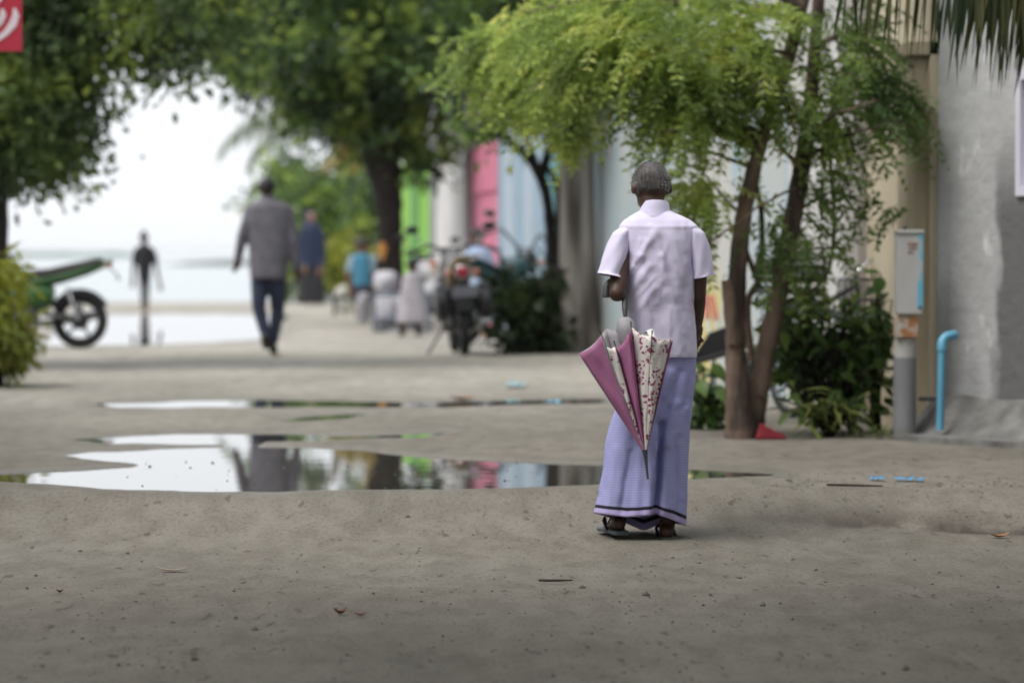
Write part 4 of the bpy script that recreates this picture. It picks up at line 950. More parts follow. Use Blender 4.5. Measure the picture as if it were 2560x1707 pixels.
# ---- the old man
OD = 15.4
def O(px, py, dy=0): return at(px, py, OD+dy)
g = Vector((at(1640, 0, OD).x, OD, gz(at(1640, 0, OD).x, OD)))
pr = empty('person', g, 'old man in a lilac short sleeved shirt and blue checked sarong walking away', 'person')
S = OD/F
hc = O(1628, 466, .05); hr = .0735; fc = Vector((-.28, 1, -.3))
def f(mb):
    head(mb, hc, hr, fc)
    limbs(mb, OD, [[(1634, 560, 36, .0), (1632, 520, 33, .02), (1628, 492, 32, .03)],
        [(1562, 592, 26), (1552, 650, 24, -.06), (1543, 733, 22, -.13)], [(1543, 733, 22, -.13), (1550, 728, 18, .0), (1556, 712, 14, .11)],
        [(1736, 592, 25), (1747, 660, 22, -.02), (1748, 742, 18, -.01)], [(1748, 742, 18, -.01), (1746, 790, 15, .08), (1742, 822, 12, .16)],
        [(1618, 915, 34), (1592, 1100, 34, .02), (1556, 1250, 24, -.0), (1546, 1303, 19, -.02)], [(1690, 915, 34), (1684, 1100, 34, .04), (1674, 1250, 25, .0), (1668, 1318, 20, -.02)],
        # left foot turned out, right foot pointing ahead
        [(1548, 1310, 18, -.05), (1536, 1316, 14, .03), (1522, 1320, 12, .09)], [(1667, 1330, 19, -.05), (1662, 1333, 16, .05), (1655, 1336, 13, .13)]])
    for k in range(5): limbs(mb, OD, [[(1532-k*5, 1321, 5.4-k*.4, .10-k*.012), (1524-k*5, 1321, 4.8-k*.4, .14-k*.016)], [(1648+k*6, 1337, 5.4-k*.4, .14), (1645+k*6.5, 1338, 4.8-k*.4, .185-k*.01)]])
    torso(mb, OD, [(575, 1560, 1735, .075), (680, 1585, 1718, .085), (800, 1588, 1722, .085), (930, 1592, 1722, .07)])
    hand(mb, O(1556, 712, .11), (.05, 1, .15), .16, OD); hand(mb, O(1742, 822, .16), (-.1, 1, -.4), .16, OD)
o = garment('body', M['skin'], pr, f, .0065, 3)
ho_ = hair('hair', hc, hr, M['hair_grey'], pr, fc, -.52, 1.03)
hv_ = np.array([v.co for v in ho_.data.vertices])[:28*11]; pk = rng.integers(0, 28*10, 5200); w0 = rng.random((5200, 1)); w1 = rng.random((5200, 1))
pp = hv_[pk]*(1-w0)+w0*hv_[(pk//28)*28+(pk+1) % 28]; pp = pp*(1-w1)+w1*hv_[np.minimum(pk+28, 28*11-1)]
dn = unit(pp-np.array(hc)); M['hair_strand'] = leaf_mat('hair_strand', [(.03,.028,.027),(.10,.095,.09),(.22,.21,.2),(.42,.41,.4)], .1, .6, 14)
hs_ = fast_mesh('short_hair', leaf_quads(pp-dn*.001, dn*.6+np.array([0,0,-.9])+rng.normal(size=dn.shape)*.35, .009, .0016, .02), 4, M['hair_strand']); under(hs_, pr)

def creased(rows, creases, n=150, m=110, x_bias=0, px_fold=None, hem=None, skew=.85):
    """closed surface from (py, xl, xr, half depth, dy); returns rings and uv"""
    ys = [r[0] for r in rows]; rings = []
    for j in range(m+1):
        v = j/m; y = ys[0]+(ys[-1]-ys[0])*v
        xl, xr, b_, dy = [float(np.interp(y, ys, [r[k] for r in rows])) for k in (1, 2, 3, 4)]
        ring = []
        for k in range(n):
            th = 2*pi*k/n; ca, sa = cos(th), sin(th)
            x = (xl+xr)/2+(xr-xl)/2*math.copysign(abs(ca)**skew, ca); yy = y
            if hem: yy = y+hem(th, x)*v**3
            p = O(x, yy, dy+b_*math.copysign(abs(sa)**skew, sa))
            if sa < .25:
                k_ = min(1, (.25-sa)*2)
                for (x0, y0, x1, y1, amp, wd) in creases:
                    ex, ey = x1-x0, y1-y0; L2 = ex*ex+ey*ey; t = ((x-x0)*ex+(yy-y0)*ey)/L2; tt = max(0, min(1, t))
                    dist = math.hypot(x-x0-tt*ex, yy-y0-tt*ey); p.y -= (.95 if wd > 6 else .55)*k_*amp*math.exp(-(dist/wd)**2)*(1-.5*abs(tt-.5))
            nz = float(grid_noise(np.array([x*.035+9]), np.array([yy*.022]))[0])-.5; n2 = float(grid_noise(np.array([x*.09]), np.array([yy*.05+5]))[0])-.5
            p.y -= (nz*.008+n2*.002)*(1 if sa < 0 else .3); p.x += n2*.004
            if px_fold: p.y -= px_fold(th, v)
            ring.append(p)
        rings.append(ring)
    return rings
M['shirt_lilac'] = mat('shirt_lilac', (.645,.605,.785), (.60,.56,.74), 5, .9, .12, 220, spec=.15)
rows = [(518,1612,1664,.05,.02),(527,1598,1676,.058,.02),(538,1578,1700,.07,.012),(550,1560,1726,.08,.006),(566,1547,1745,.088,0),(600,1549,1744,.096,-.004),(650,1557,1740,.104,-.006),(700,1564,1736,.108,-.006),(760,1567,1736,.11,0),(820,1569,1740,.113,.004),(870,1571,1743,.116,.008),(893,1572,1743,.117,.008)]
cr = [(1640,575,1600,640,.010,9),(1625,566,1655,640,.008,8),(1655,600,1690,700,-.007,10),(1560,690,1600,640,.009,8),(1566,740,1625,665,.008,9),(1572,800,1640,720,.007,10),(1652,640,1668,705,.010,9),(1668,705,1640,740,-.006,10),(1735,660,1700,760,-.008,11),(1738,690,1712,830,.007,9),(1580,700,1590,880,-.008,12),(1610,690,1615,880,.007,14),(1690,740,1700,885,.006,15),(1650,760,1652,885,-.006,16),(1550,592,1585,660,-.008,7),(1742,600,1725,690,-.010,7),
 (1552,567,1742,567,.0016,3),(1552,575,1742,575,-.001,4),(1600,600,1575,700,.006,4),(1618,590,1648,660,-.006,4),(1668,610,1652,690,.006,4),(1680,590,1712,690,.005,5),(1570,720,1612,650,-.006,4),(1575,760,1640,690,.005,4),(1705,700,1722,800,-.006,5),(1600,760,1604,880,.004,5),(1632,780,1640,885,-.004,5),(1675,770,1672,888,.005,5),(1720,780,1716,888,-.005,5),(1655,700,1640,760,.006,4),(1572,884,1743,888,.0015,2.5)]
mb = MB(); mb.loft(creased(rows, cr), False)
def sleeve(mb, secs, tilt, seed, back=.012):
    rings = []
    NN = 30
    for j in range(25):
        v = j/24*(len(secs)-1); i = min(int(v), len(secs)-2); t = v-i
        px, py, rx, rd = [secs[i][k]*(1-t)+secs[i+1][k]*t for k in range(4)]
        ring = []
        for k in range(NN):
            th = 2*pi*k/NN; w_ = 1+.05*sin(3*th+seed)*j/24+.03*sin(5*th+j*.5+seed)
            ring.append(O(px+rx/S*cos(th)*w_, py+tilt*cos(th)*(j/24)+3*sin(th+seed)*(j/24), rd*sin(th)*w_-back*(j/24)**.8))
        rings.append(ring)
    rings.append([p.lerp(O(secs[-1][0], secs[-1][1], -back), .1)+Vector((0,0,.006)) for p in rings[-1]])
    mb.loft(rings, False)
sleeve(mb, [(1570,566,.026,.05),(1556,582,.038,.062),(1546,615,.047,.066),(1537,650,.052,.07),(1529,684,.0545,.072),(1528,690,.0545,.072)], 7, 0, .085)
sleeve(mb, [(1726,566,.024,.05),(1740,582,.034,.06),(1746,615,.043,.064),(1752,650,.044,.066),(1757,684,.0438,.066),(1758,692,.0438,.066)], -8, 2)
o = under(mb.build('shirt', M['shirt_lilac'], None), pr); o.data.set_sharp_from_angle(angle=R(75))
# collar: stand and fold
rings = []
for y0, rx, rd, fr in ((541, 50, .082, 26), (530, 43, .074, 25), (516, 38, .068, 22), (503, 34, .062, 18), (499.5, 32, .058, 16), (503, 30, .054, 17), (524, 29, .05, 20)):
    rings.append([O(1636+rx*cos(th)+(528-y0)*.10, y0+fr*(.5+.5*sin(th))*.9, .02+rd*sin(th)) for th in np.linspace(0, 2*pi, 36, endpoint=False)])
under(MB().loft(rings, False).build('collar', M['shirt_lilac'], None), pr)
# yoke seam: a narrow raised strip of cloth across the shoulders
# sarong with fine checks and a dark border near the hem
m, n, b, out = nodes('sarong'); L = n.links
uvn = n.nodes.new('ShaderNodeUVMap'); sx = n.nodes.new('ShaderNodeSeparateXYZ'); L.new(uvn.outputs[0], sx.inputs[0])
def wav(sock, freq, lo, hi):
    q = n.nodes.new('ShaderNodeMath'); q.operation = 'MULTIPLY'; q.inputs[1].default_value = freq; L.new(sock, q.inputs[0])
    s_ = n.nodes.new('ShaderNodeMath'); s_.operation = 'SINE'; L.new(q.outputs[0], s_.inputs[0]); return _r(s_.outputs[0], lo, hi)
c = _m(wav(sx.outputs['Y'], 2*pi*66, .0, 1.), (.29,.30,.55), (.36,.365,.63))
c = _m(_mul(wav(sx.outputs['X'], 2*pi*70, .8, 1.3), wav(sx.outputs['Y'], 2*pi*66, -.2, .6)), c, (.30,.28,.54))
def band(a, b2, cc, c):
    k = _mul(_r(sx.outputs['Y'], a-.002, a+.002), _r(sx.outputs['Y'], b2+.002, b2-.002)); return _m(k, c, cc)
c = band(.945, .966, (.022,.02,.03), c); c = band(.966, 1.01, (.42,.36,.62), c)
L.new(c, b.inputs['Base Color']); b.inputs['Roughness'].default_value = .85; b.inputs['Specular IOR Level'].default_value = .2
rows = [(880,1574,1741,.104,.008),(950,1566,1737,.108,.008),(1000,1548,1732,.115,.008),(1050,1530,1727,.122,.006),(1100,1515,1722,.13,.004),(1170,1510,1719,.138,.0),(1230,1498,1717,.148,0),(1283,1486,1715,.156,0)]
cr = [(1700,930,1655,1060,-.014,11),(1655,1060,1640,1290,-.060,9),(1640,1075,1622,1285,.02,10),(1690,1010,1668,1110,.022,11),(1664,1100,1668,1270,.016,16),(1720,1010,1690,1090,.010,9),(1700,1110,1702,1290,.008,14),(1620,1100,1610,1280,.014,22),(1560,1060,1525,1280,.012,20),(1590,1100,1570,1280,-.010,16),(1730,900,1718,1010,-.007,9),(1690,1030,1716,1012,-.012,6),(1680,1085,1700,1078,.010,6),(1676,930,1640,1120,.010,8),(1540,1040,1508,1180,-.008,8),(1600,1130,1590,1285,.010,7),(1540,1120,1515,1282,.009,8),(1575,1130,1552,1284,-.009,7),(1690,1120,1690,1300,-.012,7),(1712,1020,1704,1180,.008,6),(1655,980,1672,1005,.010,6)]
def hemf(th, x):
    s_ = sin(th); base = np.interp(x, [1487, 1567, 1600, 1641, 1680, 1713], [0, 10, 8, 2, 16, 32])
    return float(base) if s_ < 0 else float(base)*(1-s_)+s_*float(np.interp(x, [1487, 1560, 1610, 1650, 1713], [2, 24, 44, 30, 30]))
rings = creased(rows, cr, 160, 90, hem=hemf)
mb = MB(); mb.loft(rings, False); nn_, mm_ = 160, 90
o = mb.build('sarong', m, None); o.data.set_sharp_from_angle(angle=R(80))
uv = o.data.uv_layers.new(name='UVMap'); vi = np.zeros(len(o.data.loops), np.int32); o.data.loops.foreach_get('vertex_index', vi)
U = (vi % nn_)/nn_; Vv = (vi//nn_)/mm_
uv.data.foreach_set('uv', np.stack([U, Vv], 1).astype(np.float32).ravel())
so = o.modifiers.new('solid', 'SOLIDIFY'); so.thickness = .0025; under(o, pr)
# sandals
M['sole'] = mat('sole', (.13,.155,.165), (.10,.12,.13), 10, .7); M['strap'] = mat('strap', (.02,.025,.03), None, 10, .6)
def sandal(c, ang, L_, pitch=0):
    q = Matrix.Translation(c) @ Matrix.Rotation(ang, 4, 'Z') @ Matrix.Rotation(pitch, 4, 'X'); mb = MB(); rings = []
    prof = [(-.5,.022),(-.47,.032),(-.35,.037),(-.1,.032),(.1,.036),(.3,.045),(.43,.038),(.49,.022)]
    for z in (0, .004, .013, .016):
        e = .003 if z in (0, .016) else 0
        pts = [(wv-e, t*L_) for t, wv in prof]+[(-wv+e, t*L_) for t, wv in prof[::-1]]
        rings.append([q @ Vector((x, y, z)) for x, y in pts])
    o = under(mb.loft(rings).build('sandal', M['sole'], None), pr)
    st = MB()
    for sg in (-1, 1): st.tube([q @ Vector((sg*.036, -.03, .014)), q @ Vector((sg*.034, .02, .045)), q @ Vector((sg*.014, .065, .055)), q @ Vector((0, .085, .015))], .0065, 6, flat=.6)
    s2 = st.build('thong_strap', M['strap'], None); s2.parent = o; s2.matrix_parent_inverse = o.matrix_world.inverted(); s2.parent = o; s2.matrix_parent_inverse = Matrix.Identity(4)
sandal(O(1533, 1331, .03), R(17), .225, R(2)); sandal(O(1664, 1348, .045), R(8), .225, 0)

# umbrella hooked over his forearm
tip = O(1620, 1198, -.27); ap = O(1614, 1140, -.255); top = O(1563, 792, -.17)
um = empty('umbrella', tip, 'half folded pink and flowered umbrella hanging from the forearm of the old man', 'umbrella')
M['um_pink'] = mat('um_pink', (.36,.14,.27), (.31,.115,.23), 6, .55, spec=.3); M['um_pink2'] = mat('um_pink2', (.30,.08,.20), (.25,.065,.17), 6, .55, spec=.3)
M['um_grey'] = mat('um_grey', (.30,.29,.31), (.24,.23,.25), 6, .6); M['um_dark'] = mat('um_dark', (.05,.055,.055), None, 6, .4)
m, n, b, out = nodes('um_floral'); L = n.links; tc = n.nodes.new('ShaderNodeTexCoord')
mp = n.nodes.new('ShaderNodeMapping'); mp.inputs['Scale'].default_value = (1, .5, 1); L.new(tc.outputs['Object'], mp.inputs[0])
def vor(scale, rnd=.85):
    v_ = n.nodes.new('ShaderNodeTexVoronoi'); v_.inputs['Scale'].default_value = scale; v_.inputs['Randomness'].default_value = rnd; v_.feature = 'F1'; L.new(mp.outputs[0], v_.inputs['Vector']); return v_.outputs['Distance']
c = _m(_r(_n(14), .5, .75), (.66,.62,.60), (.58,.52,.54))
big = _r(vor(24, .6), .50, .44); small = _r(vor(80), .56, .44)
c = _m(_mul(big, small), c, (.24,.035,.10)); c = _m(_mul(_r(vor(21), .30, .27), _r(vor(130), .34, .26)), c, (.40,.16,.24)); c = _m(_r(vor(30, 1), .10, .07), c, (.12,.02,.05))
L.new(c, b.inputs['Base Color']); b.inputs['Roughness'].default_value = .6; M['um_floral'] = m
Z2 = lambda zx, zy, dy: O(1380+zx/2.45, 760+zy/2.45, dy)
rim = [Z2(162,305,-.20), Z2(304,190,-.262), Z2(312,248,-.256), Z2(388,258,-.268), Z2(392,266,-.235), Z2(468,178,-.30), Z2(486,140,-.25), Z2(612,196,-.315), Z2(730,212,-.27), Z2(744,216,-.24), Z2(600,165,-.15), Z2(470,130,-.14), Z2(330,150,-.14)]
mats = ['um_pink', 'um_grey', 'um_floral', 'um_pink2', 'um_pink', 'um_pink2', 'um_floral', 'um_floral', 'um_pink2', 'um_grey', 'um_grey', 'um_grey', 'um_grey']
def panel(p, q, mm):
    V = []; nU, nW = 8, 16
    for j in range(nW+1):
        t = j/nW; c_ = ap.lerp((p+q)/2, t)
        for i in range(nU+1):
            u = i/nU; e = ap.lerp(p.lerp(q, u), max(t, .012)); bulge = sin(pi*u)*sin(pi*min(1, t*.9))*.012+.006*sin(11*t+7*u)*t*sin(pi*u)+.004*sin(23*t-9*u+p.x*40)*t*sin(pi*u)
            e = e+Vector((0, -bulge, 0))
            if j == nW: e = e+(ap-e).normalized()*sin(pi*u)*.012
            V.append(e)
    Fc = [(j*(nU+1)+i, j*(nU+1)+i+1, (j+1)*(nU+1)+i+1, (j+1)*(nU+1)+i) for j in range(nW) for i in range(nU)]
    o = mesh('canopy_panel', V, Fc, M[mm]); s_ = o.modifiers.new('solid', 'SOLIDIFY'); s_.thickness = .0012; under(o, um)
for i in range(len(rim)): panel(rim[i], rim[(i+1) % len(rim)], mats[i])
under(MB().tube([tip, ap.lerp(tip, .3), ap, O(1612, 1125, -.252)], [.0045, .006, .0085, .012], 10).build('ferrule', M['um_dark'], None), um)
under(MB().tube([ap, top], .0055, 10).build('shaft', M['um_dark'], None), um)
hk = [top, O(1562, 770, -.155), O(1562, 735, -.115), O(1561, 715, -.1), O(1554, 703, -.098), O(1540, 699, -.098), O(1525, 704, -.1), O(1517, 718, -.105), O(1515, 742, -.115)]
under(MB().tube(hk, [.008,.012,.013,.013,.013,.013,.013,.015,.016], 12).build('handle', M['um_dark'], None), um)
for i, zy in ((1, 128), (3, 118), (6, 92), (7, 92)):
    p = rim[i]; under(MB().tube([ap.lerp(p, .3)+Vector((0,.006,0)), p, p+(p-ap).normalized()*.022], [.002, .002, .003], 6).build('rib', M['um_dark'], None), um)
under(MB().tube([Z2(575,175,-.20), Z2(600,160,-.22), Z2(615,205,-.30)], [.012,.014,.01], 8, flat=.3).build('closing_strap', M['white_wall'], None), um)
under(MB().loft([[top.lerp(ap, t)+Vector((cos(a)*r, sin(a)*r, 0)) for a in np.linspace(0, 2*pi, 12, endpoint=False)] for t, r in ((0, .012), (.02, .03), (.10, .045), (.25, .02))]).build('runner', M['um_grey'], None), um)

# ------------------------------------------------------------------ motorcycles
M['tyre'] = mat('tyre', (.018,.018,.018), None, 20, .85); M['black_plastic'] = mat('black_plastic', (.02,.02,.022), None, 20, .4); M['engine_metal'] = mat('engine_metal', (.09,.09,.095), (.05,.05,.05), 12, .45, metal=.5)
M['chrome'] = mat('chrome', (.55,.55,.56), None, 10, .2, metal=1); M['tail_red'] = mat('tail_red', (.35,.02,.04), (.28,.015,.03), 10, .2); M['amber'] = mat('amber', (.55,.22,.14), None, 10, .25)
M['plate'] = mat('plate', (.2,.2,.24), None, 30, .5); M['seat_black'] = mat('seat_black', (.02,.019,.02), None, 20, .55)
M['moto_green'] = mat('moto_green', (.022,.08,.02), (.016,.06,.015), 5, .3); M['moto_tan'] = mat('moto_tan', (.30,.22,.11), (.2,.145,.07), 8, .5); M['moto_pale'] = mat('moto_pale', (.45,.43,.41), (.36,.34,.33), 6, .4); M['moto_teal'] = mat('moto_teal', (.07,.10,.105), (.05,.075,.08), 6, .35); M['moto_silver'] = mat('moto_silver', (.38,.37,.39), (.3,.3,.31), 6, .35)
def motorcycle(name, loc, rz, label, paint, seat, tail, sc_=1., lean=.07, rack=False, plate=True, group='motorcycles parked in the street', tall=0):
    t = empty(name, loc, label, 'motorcycle', group); t.rotation_euler = (lean, 0, rz) if False else (0, 0, rz); t.scale = (sc_,)*3
    q = Matrix.Rotation(lean, 4, 'X')
    def put(mb, nm, m, parent=t):
        mb.v = [tuple(q @ Vector(p)) for p in mb.v]; return mb.build(nm, m, parent)
    RW = .285
    for wx in (-.62, .63):
        tw = MB().torus((wx, 0, RW), RW-.045, .046, 'y', 32, 10, .95); wh = put(tw, 'wheel', M['tyre'])
        rm = MB().torus((wx, 0, RW), RW-.092, .014, 'y', 28, 8, 1.6).lathe([(.045,-.06),(.05,-.03),(.05,.03),(.045,.06)], (wx, 0, RW), 'y', 14)
        for k in range(5):
            a = 2*pi*k/5+.3; rm.tube([(wx+.04*cos(a), 0, RW+.04*sin(a)), (wx+(RW-.09)*cos(a+.12), 0, RW+(RW-.09)*sin(a+.12))], [.02, .014], 6)
        put(rm, 'rim', M['black_plastic'], wh); put(MB().lathe([(.09,.03),(.095,.035),(.095,.04),(.05,.042)], (wx, 0, RW), 'y', 20), 'brake_disc', M['engine_metal'], wh)
        mg = MB(); rr = []
        for a in np.linspace(R(25), R(165) if wx > 0 else R(150), 12):
            r_ = RW+.035; c = Vector((wx+r_*cos(a), 0, RW+r_*sin(a))); o_ = Vector((cos(a), 0, sin(a)))
            rr.append([c+Vector((0, y, 0))-o_*z for y, z in ((-.06,.04),(-.055,.0),(-.02,-.012),(.02,-.012),(.055,.0),(.06,.04),(.05,.01),(-.05,.01))])
        put(mg.loft(rr), 'mudguard', M['black_plastic'] if wx < 0 else paint)
    put(MB().tube([(-.62, .11, RW), (-.25, .11, .36)], [.022, .028], 8).tube([(-.62, -.11, RW), (-.25, -.11, .36)], [.022, .028], 8), 'swingarm', M['engine_metal'])
    e = MB(); e.ball((.08, 0, .36), (.24, .13, .17)); e.lathe([(.11,-.16),(.13,-.13),(.13,.13),(.11,.16)], (-.06, 0, .34), 'y', 18); e.tube([(.12, 0, .45), (.26, 0, .62)], [.1, .085], 12)
    for k in range(4): e.lathe([(.115,0),(.115,.012)], (.14, 0, .47+k*.035), 'z', 14)
    put(e, 'engine', M['engine_metal'])
    def body(secs, nm, m, n_=16):
        put(MB().loft([[Vector((x, w_*math.copysign(abs(cos(a))**.75, cos(a)), z+h_*math.copysign(abs(sin(a))**.75, sin(a)))) for a in np.linspace(0, 2*pi, n_, endpoint=False)] for x, z, w_, h_ in secs]), nm, m)
    body([(-.06,.69,.05,.05),(.02,.74,.115,.09),(.16,.78,.14,.12),(.3,.79,.13,.12),(.42,.78,.09,.09),(.46,.78,.04,.04)], 'tank', paint)
    body([(-.86,.905,.06,.02),(-.78,.885,.09,.04),(-.55,.83,.115,.05),(-.3,.775,.125,.05),(-.08,.755,.11,.05),(.02,.76,.07,.03)], 'seat', seat)
    body([(-.95,.90,.03,.015),(-.88,.865,.075,.035),(-.7,.805,.105,.055),(-.45,.73,.12,.06),(-.2,.68,.11,.07),(-.02,.66,.09,.06)], 'tail_panel', tail)
    body([(-.35,.54,.13,.1),(-.2,.52,.15,.14),(.0,.53,.14,.13),(.1,.54,.1,.08)], 'side_cover', paint)
    put(MB().tube([(-.62, .15, .30), (-.5, .15, .62)], [.02, .022], 8), 'shock_absorber', M['chrome']); put(MB().tube([(-.62, -.15, .30), (-.5, -.15, .62)], [.02, .022], 8), 'shock_absorber', M['chrome'])
    put(MB().tube([(.2, -.13, .3), (.0, -.17, .24), (-.3, -.19, .27), (-.8, -.2, .36)], [.022, .025, .05, .055], 12), 'exhaust', M['chrome'])
    for y in (-.1, .1): put(MB().tube([(.63, y, RW), (.5, y*.8, .74), (.42, y*.75, .98)], [.026, .022, .02], 8), 'fork', M['engine_metal'])
    put(MB().tube([(.2, .36, .98+tall), (.3, .22, 1.04+tall), (.41, .08, .99), (.41, -.08, .99), (.3, -.22, 1.04+tall), (.2, -.36, .98+tall)], .014, 8), 'handlebar', M['engine_metal'])
    for sg in (-1, 1):
        put(MB().tube([(.21, sg*.35, .985+tall), (.12, sg*.42, .955+tall)], .021, 8), 'grip', M['black_plastic'])
        mr = put(MB().ball((.27, sg*.37, 1.19+tall), (.025, .068, .042)), 'mirror', M['black_plastic']); put(MB().tube([(.28, sg*.24, 1.03+tall), (.3, sg*.31, 1.12+tall), (.28, sg*.36, 1.17+tall)], .007, 6), 'stalk', M['chrome'], mr)
        put(MB().ball((-.9, sg*.125, .77 if plate else .85), (.03, .038, .03) if plate else (.025, .03, .015)), 'indicator', M['amber']); put(MB().ball((.5, sg*.17, .86), (.03, .04, .03)), 'indicator', M['amber'])
    put(MB().lathe([(.03,-.08),(.085,-.04),(.1,.04),(.095,.06),(.06,.075)], (.5, 0, .87), 'x', 20), 'headlight', M['engine_metal'])
    if plate:
        put(MB().ball((-.955, 0, .775), (.035, .06, .055)), 'tail_light', M['tail_red']); put(MB().ball((-.94, 0, .775), (.03, .08, .075)), 'tail_light_rim', M['chrome'])
        put(MB().hexa([(-.94,-.11,.545),(-.93,-.11,.545),(-.93,.11,.545),(-.94,.11,.545),(-.955,-.11,.645),(-.945,-.11,.645),(-.945,.11,.645),(-.955,.11,.645)]), 'number_plate', M['plate'])
        put(MB().hexa([(-.93,-.07,.42),(-.9,-.07,.42),(-.9,.07,.42),(-.93,.07,.42),(-.925,-.05,.8),(-.86,-.05,.8),(-.86,.05,.8),(-.925,.05,.8)]), 'plate_bracket', M['black_plastic'])
    else:
        put(MB().ball((-.93, 0, .872), (.03, .05, .022)), 'tail_light', M['tail_red']); put(MB().tube([(-.9, 0, .85), (-1.0, 0, .76), (-1.02, 0, .70)], [.02, .016, .03], 6, flat=.5), 'plate_bracket', M['black_plastic'])
    put(MB().tube([(-.1, .12, .3), (-.2, .33, .0)], .012, 6), 'kickstand', M['engine_metal'])
    if rack:
        rk = MB()
        for y in (-.16, -.05, .05, .16): rk.tube([(-.5, y, .88), (-.98, y, .93)], .01, 6)
        rk.tube([(-.98, -.17, .93), (-.98, .17, .93)], .011, 6); rk.tube([(-.6, -.17, .89), (-.6, .17, .89)], .011, 6); put(rk, 'luggage_rack', M['chrome'])
        for sg in (-1, 1): put(MB().loft([[Vector((-.78+.2*cos(a)*s_, sg*(.2+y), .5+.17*sin(a)*s_)) for a in np.linspace(0, 2*pi, 16, endpoint=False)] for y, s_ in ((-.05, .85), (-.03, 1), (.04, 1), (.06, .85))]), 'pannier', M['black_plastic'])
    return t
g = foot(1148, 889); motorcycle('motorcycle', g+Vector((0, .55, 0)), R(95), 'dark motorcycle with tan tail and round red tail light, nearest of the parked row', M['black_plastic'], M['moto_pale'], M['moto_tan'], 1.02, -.06, True)
g = foot(1238, 862); motorcycle('motorcycle', g+Vector((0, .3, 0)), R(62), 'grey teal motorcycle leaning beside the stump shrub, handlebar turned up', M['moto_teal'], M['seat_black'], M['moto_teal'], 1.04, .12, False, tall=.12)
g = foot(1078, 826); motorcycle('motorcycle', g+Vector((0, .3, 0)), R(112), 'silver motorcycle parked beside the child in the pale dress', M['moto_silver'], M['moto_tan'], M['moto_silver'], 1.0, .05)
g = foot(200, 868); motorcycle('motorcycle', Vector((g.x-.62, g.y, g.z)), R(180), 'green sports motorcycle parked side on behind the roadside bush', M['moto_green'], M['seat_black'], M['moto_green'], 1.0, .03, plate=False)

# ------------------------------------------------------------------ cart, sacks and other small things by the trees
M['cart_blue'] = mat('cart_blue', (.12,.15,.19), None, 8, .5); M['sack'] = mat('sack', (.42,.41,.43), (.32,.31,.34), 6, .8, .3, 25)
g = foot(1000, 830); d = g.y
t = empty('handcart', g, 'low blue grey handcart loaded with white sacks beside the small child', 'handcart')
for pts in ([(936, 738), (936, 830)], [(1072, 738), (1072, 830)]):
    under(MB().tube([at(*p, d) for p in pts], .02, 8).build('post', M['cart_blue'], None), t)
    under(MB().tube([at(*p, d+.7) for p in pts], .02, 8).build('post', M['cart_blue'], None), t)
under(MB().tube([at(934, 822, d), at(1076, 822, d)], .016, 8).build('lower_rail', M['cart_blue'], None), t); under(MB().tube([at(920, 738, d), at(1080, 736, d)], .02, 8).build('upper_rail', M['cart_blue'], None), t)
mb = MB(); a = at(930, 800, d); b_ = at(1078, 800, d); mb.box((a.x, d+.02, a.z-.01), (b_.x, d+.7, a.z+.012)); under(mb.build('deck', M['cart_blue'], None, False), t)
for px in (952, 1058):
    under(MB().torus(at(px, 812, d+.35), .09, .02, 'y', 20, 8).build('wheel', M['tyre'], None), t)
def sack(px, py, rx, ry, dd, label, seed, m=None):
    c = at(px, py, dd); s = dd/F; rings = []
    for j in range(13):
        ph = pi*j/12; ring = []
        for k in range(18):
            a = 2*pi*k/18; w_ = 1+.16*sin(2*a+seed+.3*j)+.09*sin(5*a+1.3*j+seed)-.12*sin(.5*j+seed)
            rr = (sin(ph)**.55)*w_; ring.append(c+Vector((rx*s*rr*cos(a), .75*rx*s*rr*sin(a), ry*s*cos(ph)*(1+.06*sin(2*a+seed)))))
        rings.append(ring)
    o = MB().loft(rings).build('sack', m or M['sack'], None); tag(o, label, 'sack', 'white sacks around the handcart')
sack(962, 778, 26, 44, d+.25, 'white sack on the cart, behind its end post', 1); sack(1000, 775, 24, 42, d+.3, 'white sack on the cart just behind the small child', 2); sack(965, 712, 34, 34, d+.45, 'tall white sack topmost on the cart, leaning at the dark trunk', 3)
gg = foot(908, 806); sack(910, 770, 22, 38, gg.y, 'white sack standing on the sand at the front of the cart', 4)
gg = foot(866, 785); sack(862, 748, 28, 34, gg.y, 'grey white sack on the sand before the yellow shrub', 5, M['moto_pale'])
M['orange'] = mat('orange', (.55,.28,.06), None, 9, .7)
rings = []
for j in range(7):
    v = j/6; rings.append([at(955+ (3+8*sin(pi*v**.7))*cos(a)+2*sin(3*v), 603+48*v, 52.2)+Vector((0, .04*sin(a), 0)) for a in np.linspace(0, 2*pi, 12, endpoint=False)])
o = MB().loft(rings).build('orange_bag', M['orange'], None); tag(o, 'orange bag hanging on the big dark trunk', 'bag')
gd = foot(865, 790); t = empty('dark_stool', gd, 'low dark stool beside the child in teal', 'stool')
under(MB().box((gd.x-.22, gd.y-.15, gd.z+.28), (gd.x+.2, gd.y+.15, gd.z+.33)).build('seat', M['bark_dark'], None, False), t)
for sx_ in (-.19, .17):
    for sy_ in (-.12, .12): under(MB().tube([(gd.x+sx_, gd.y+sy_, gd.z), (gd.x+sx_*.9, gd.y+sy_, gd.z+.29)], .018, 8).build('leg', M['bark_dark'], None), t)

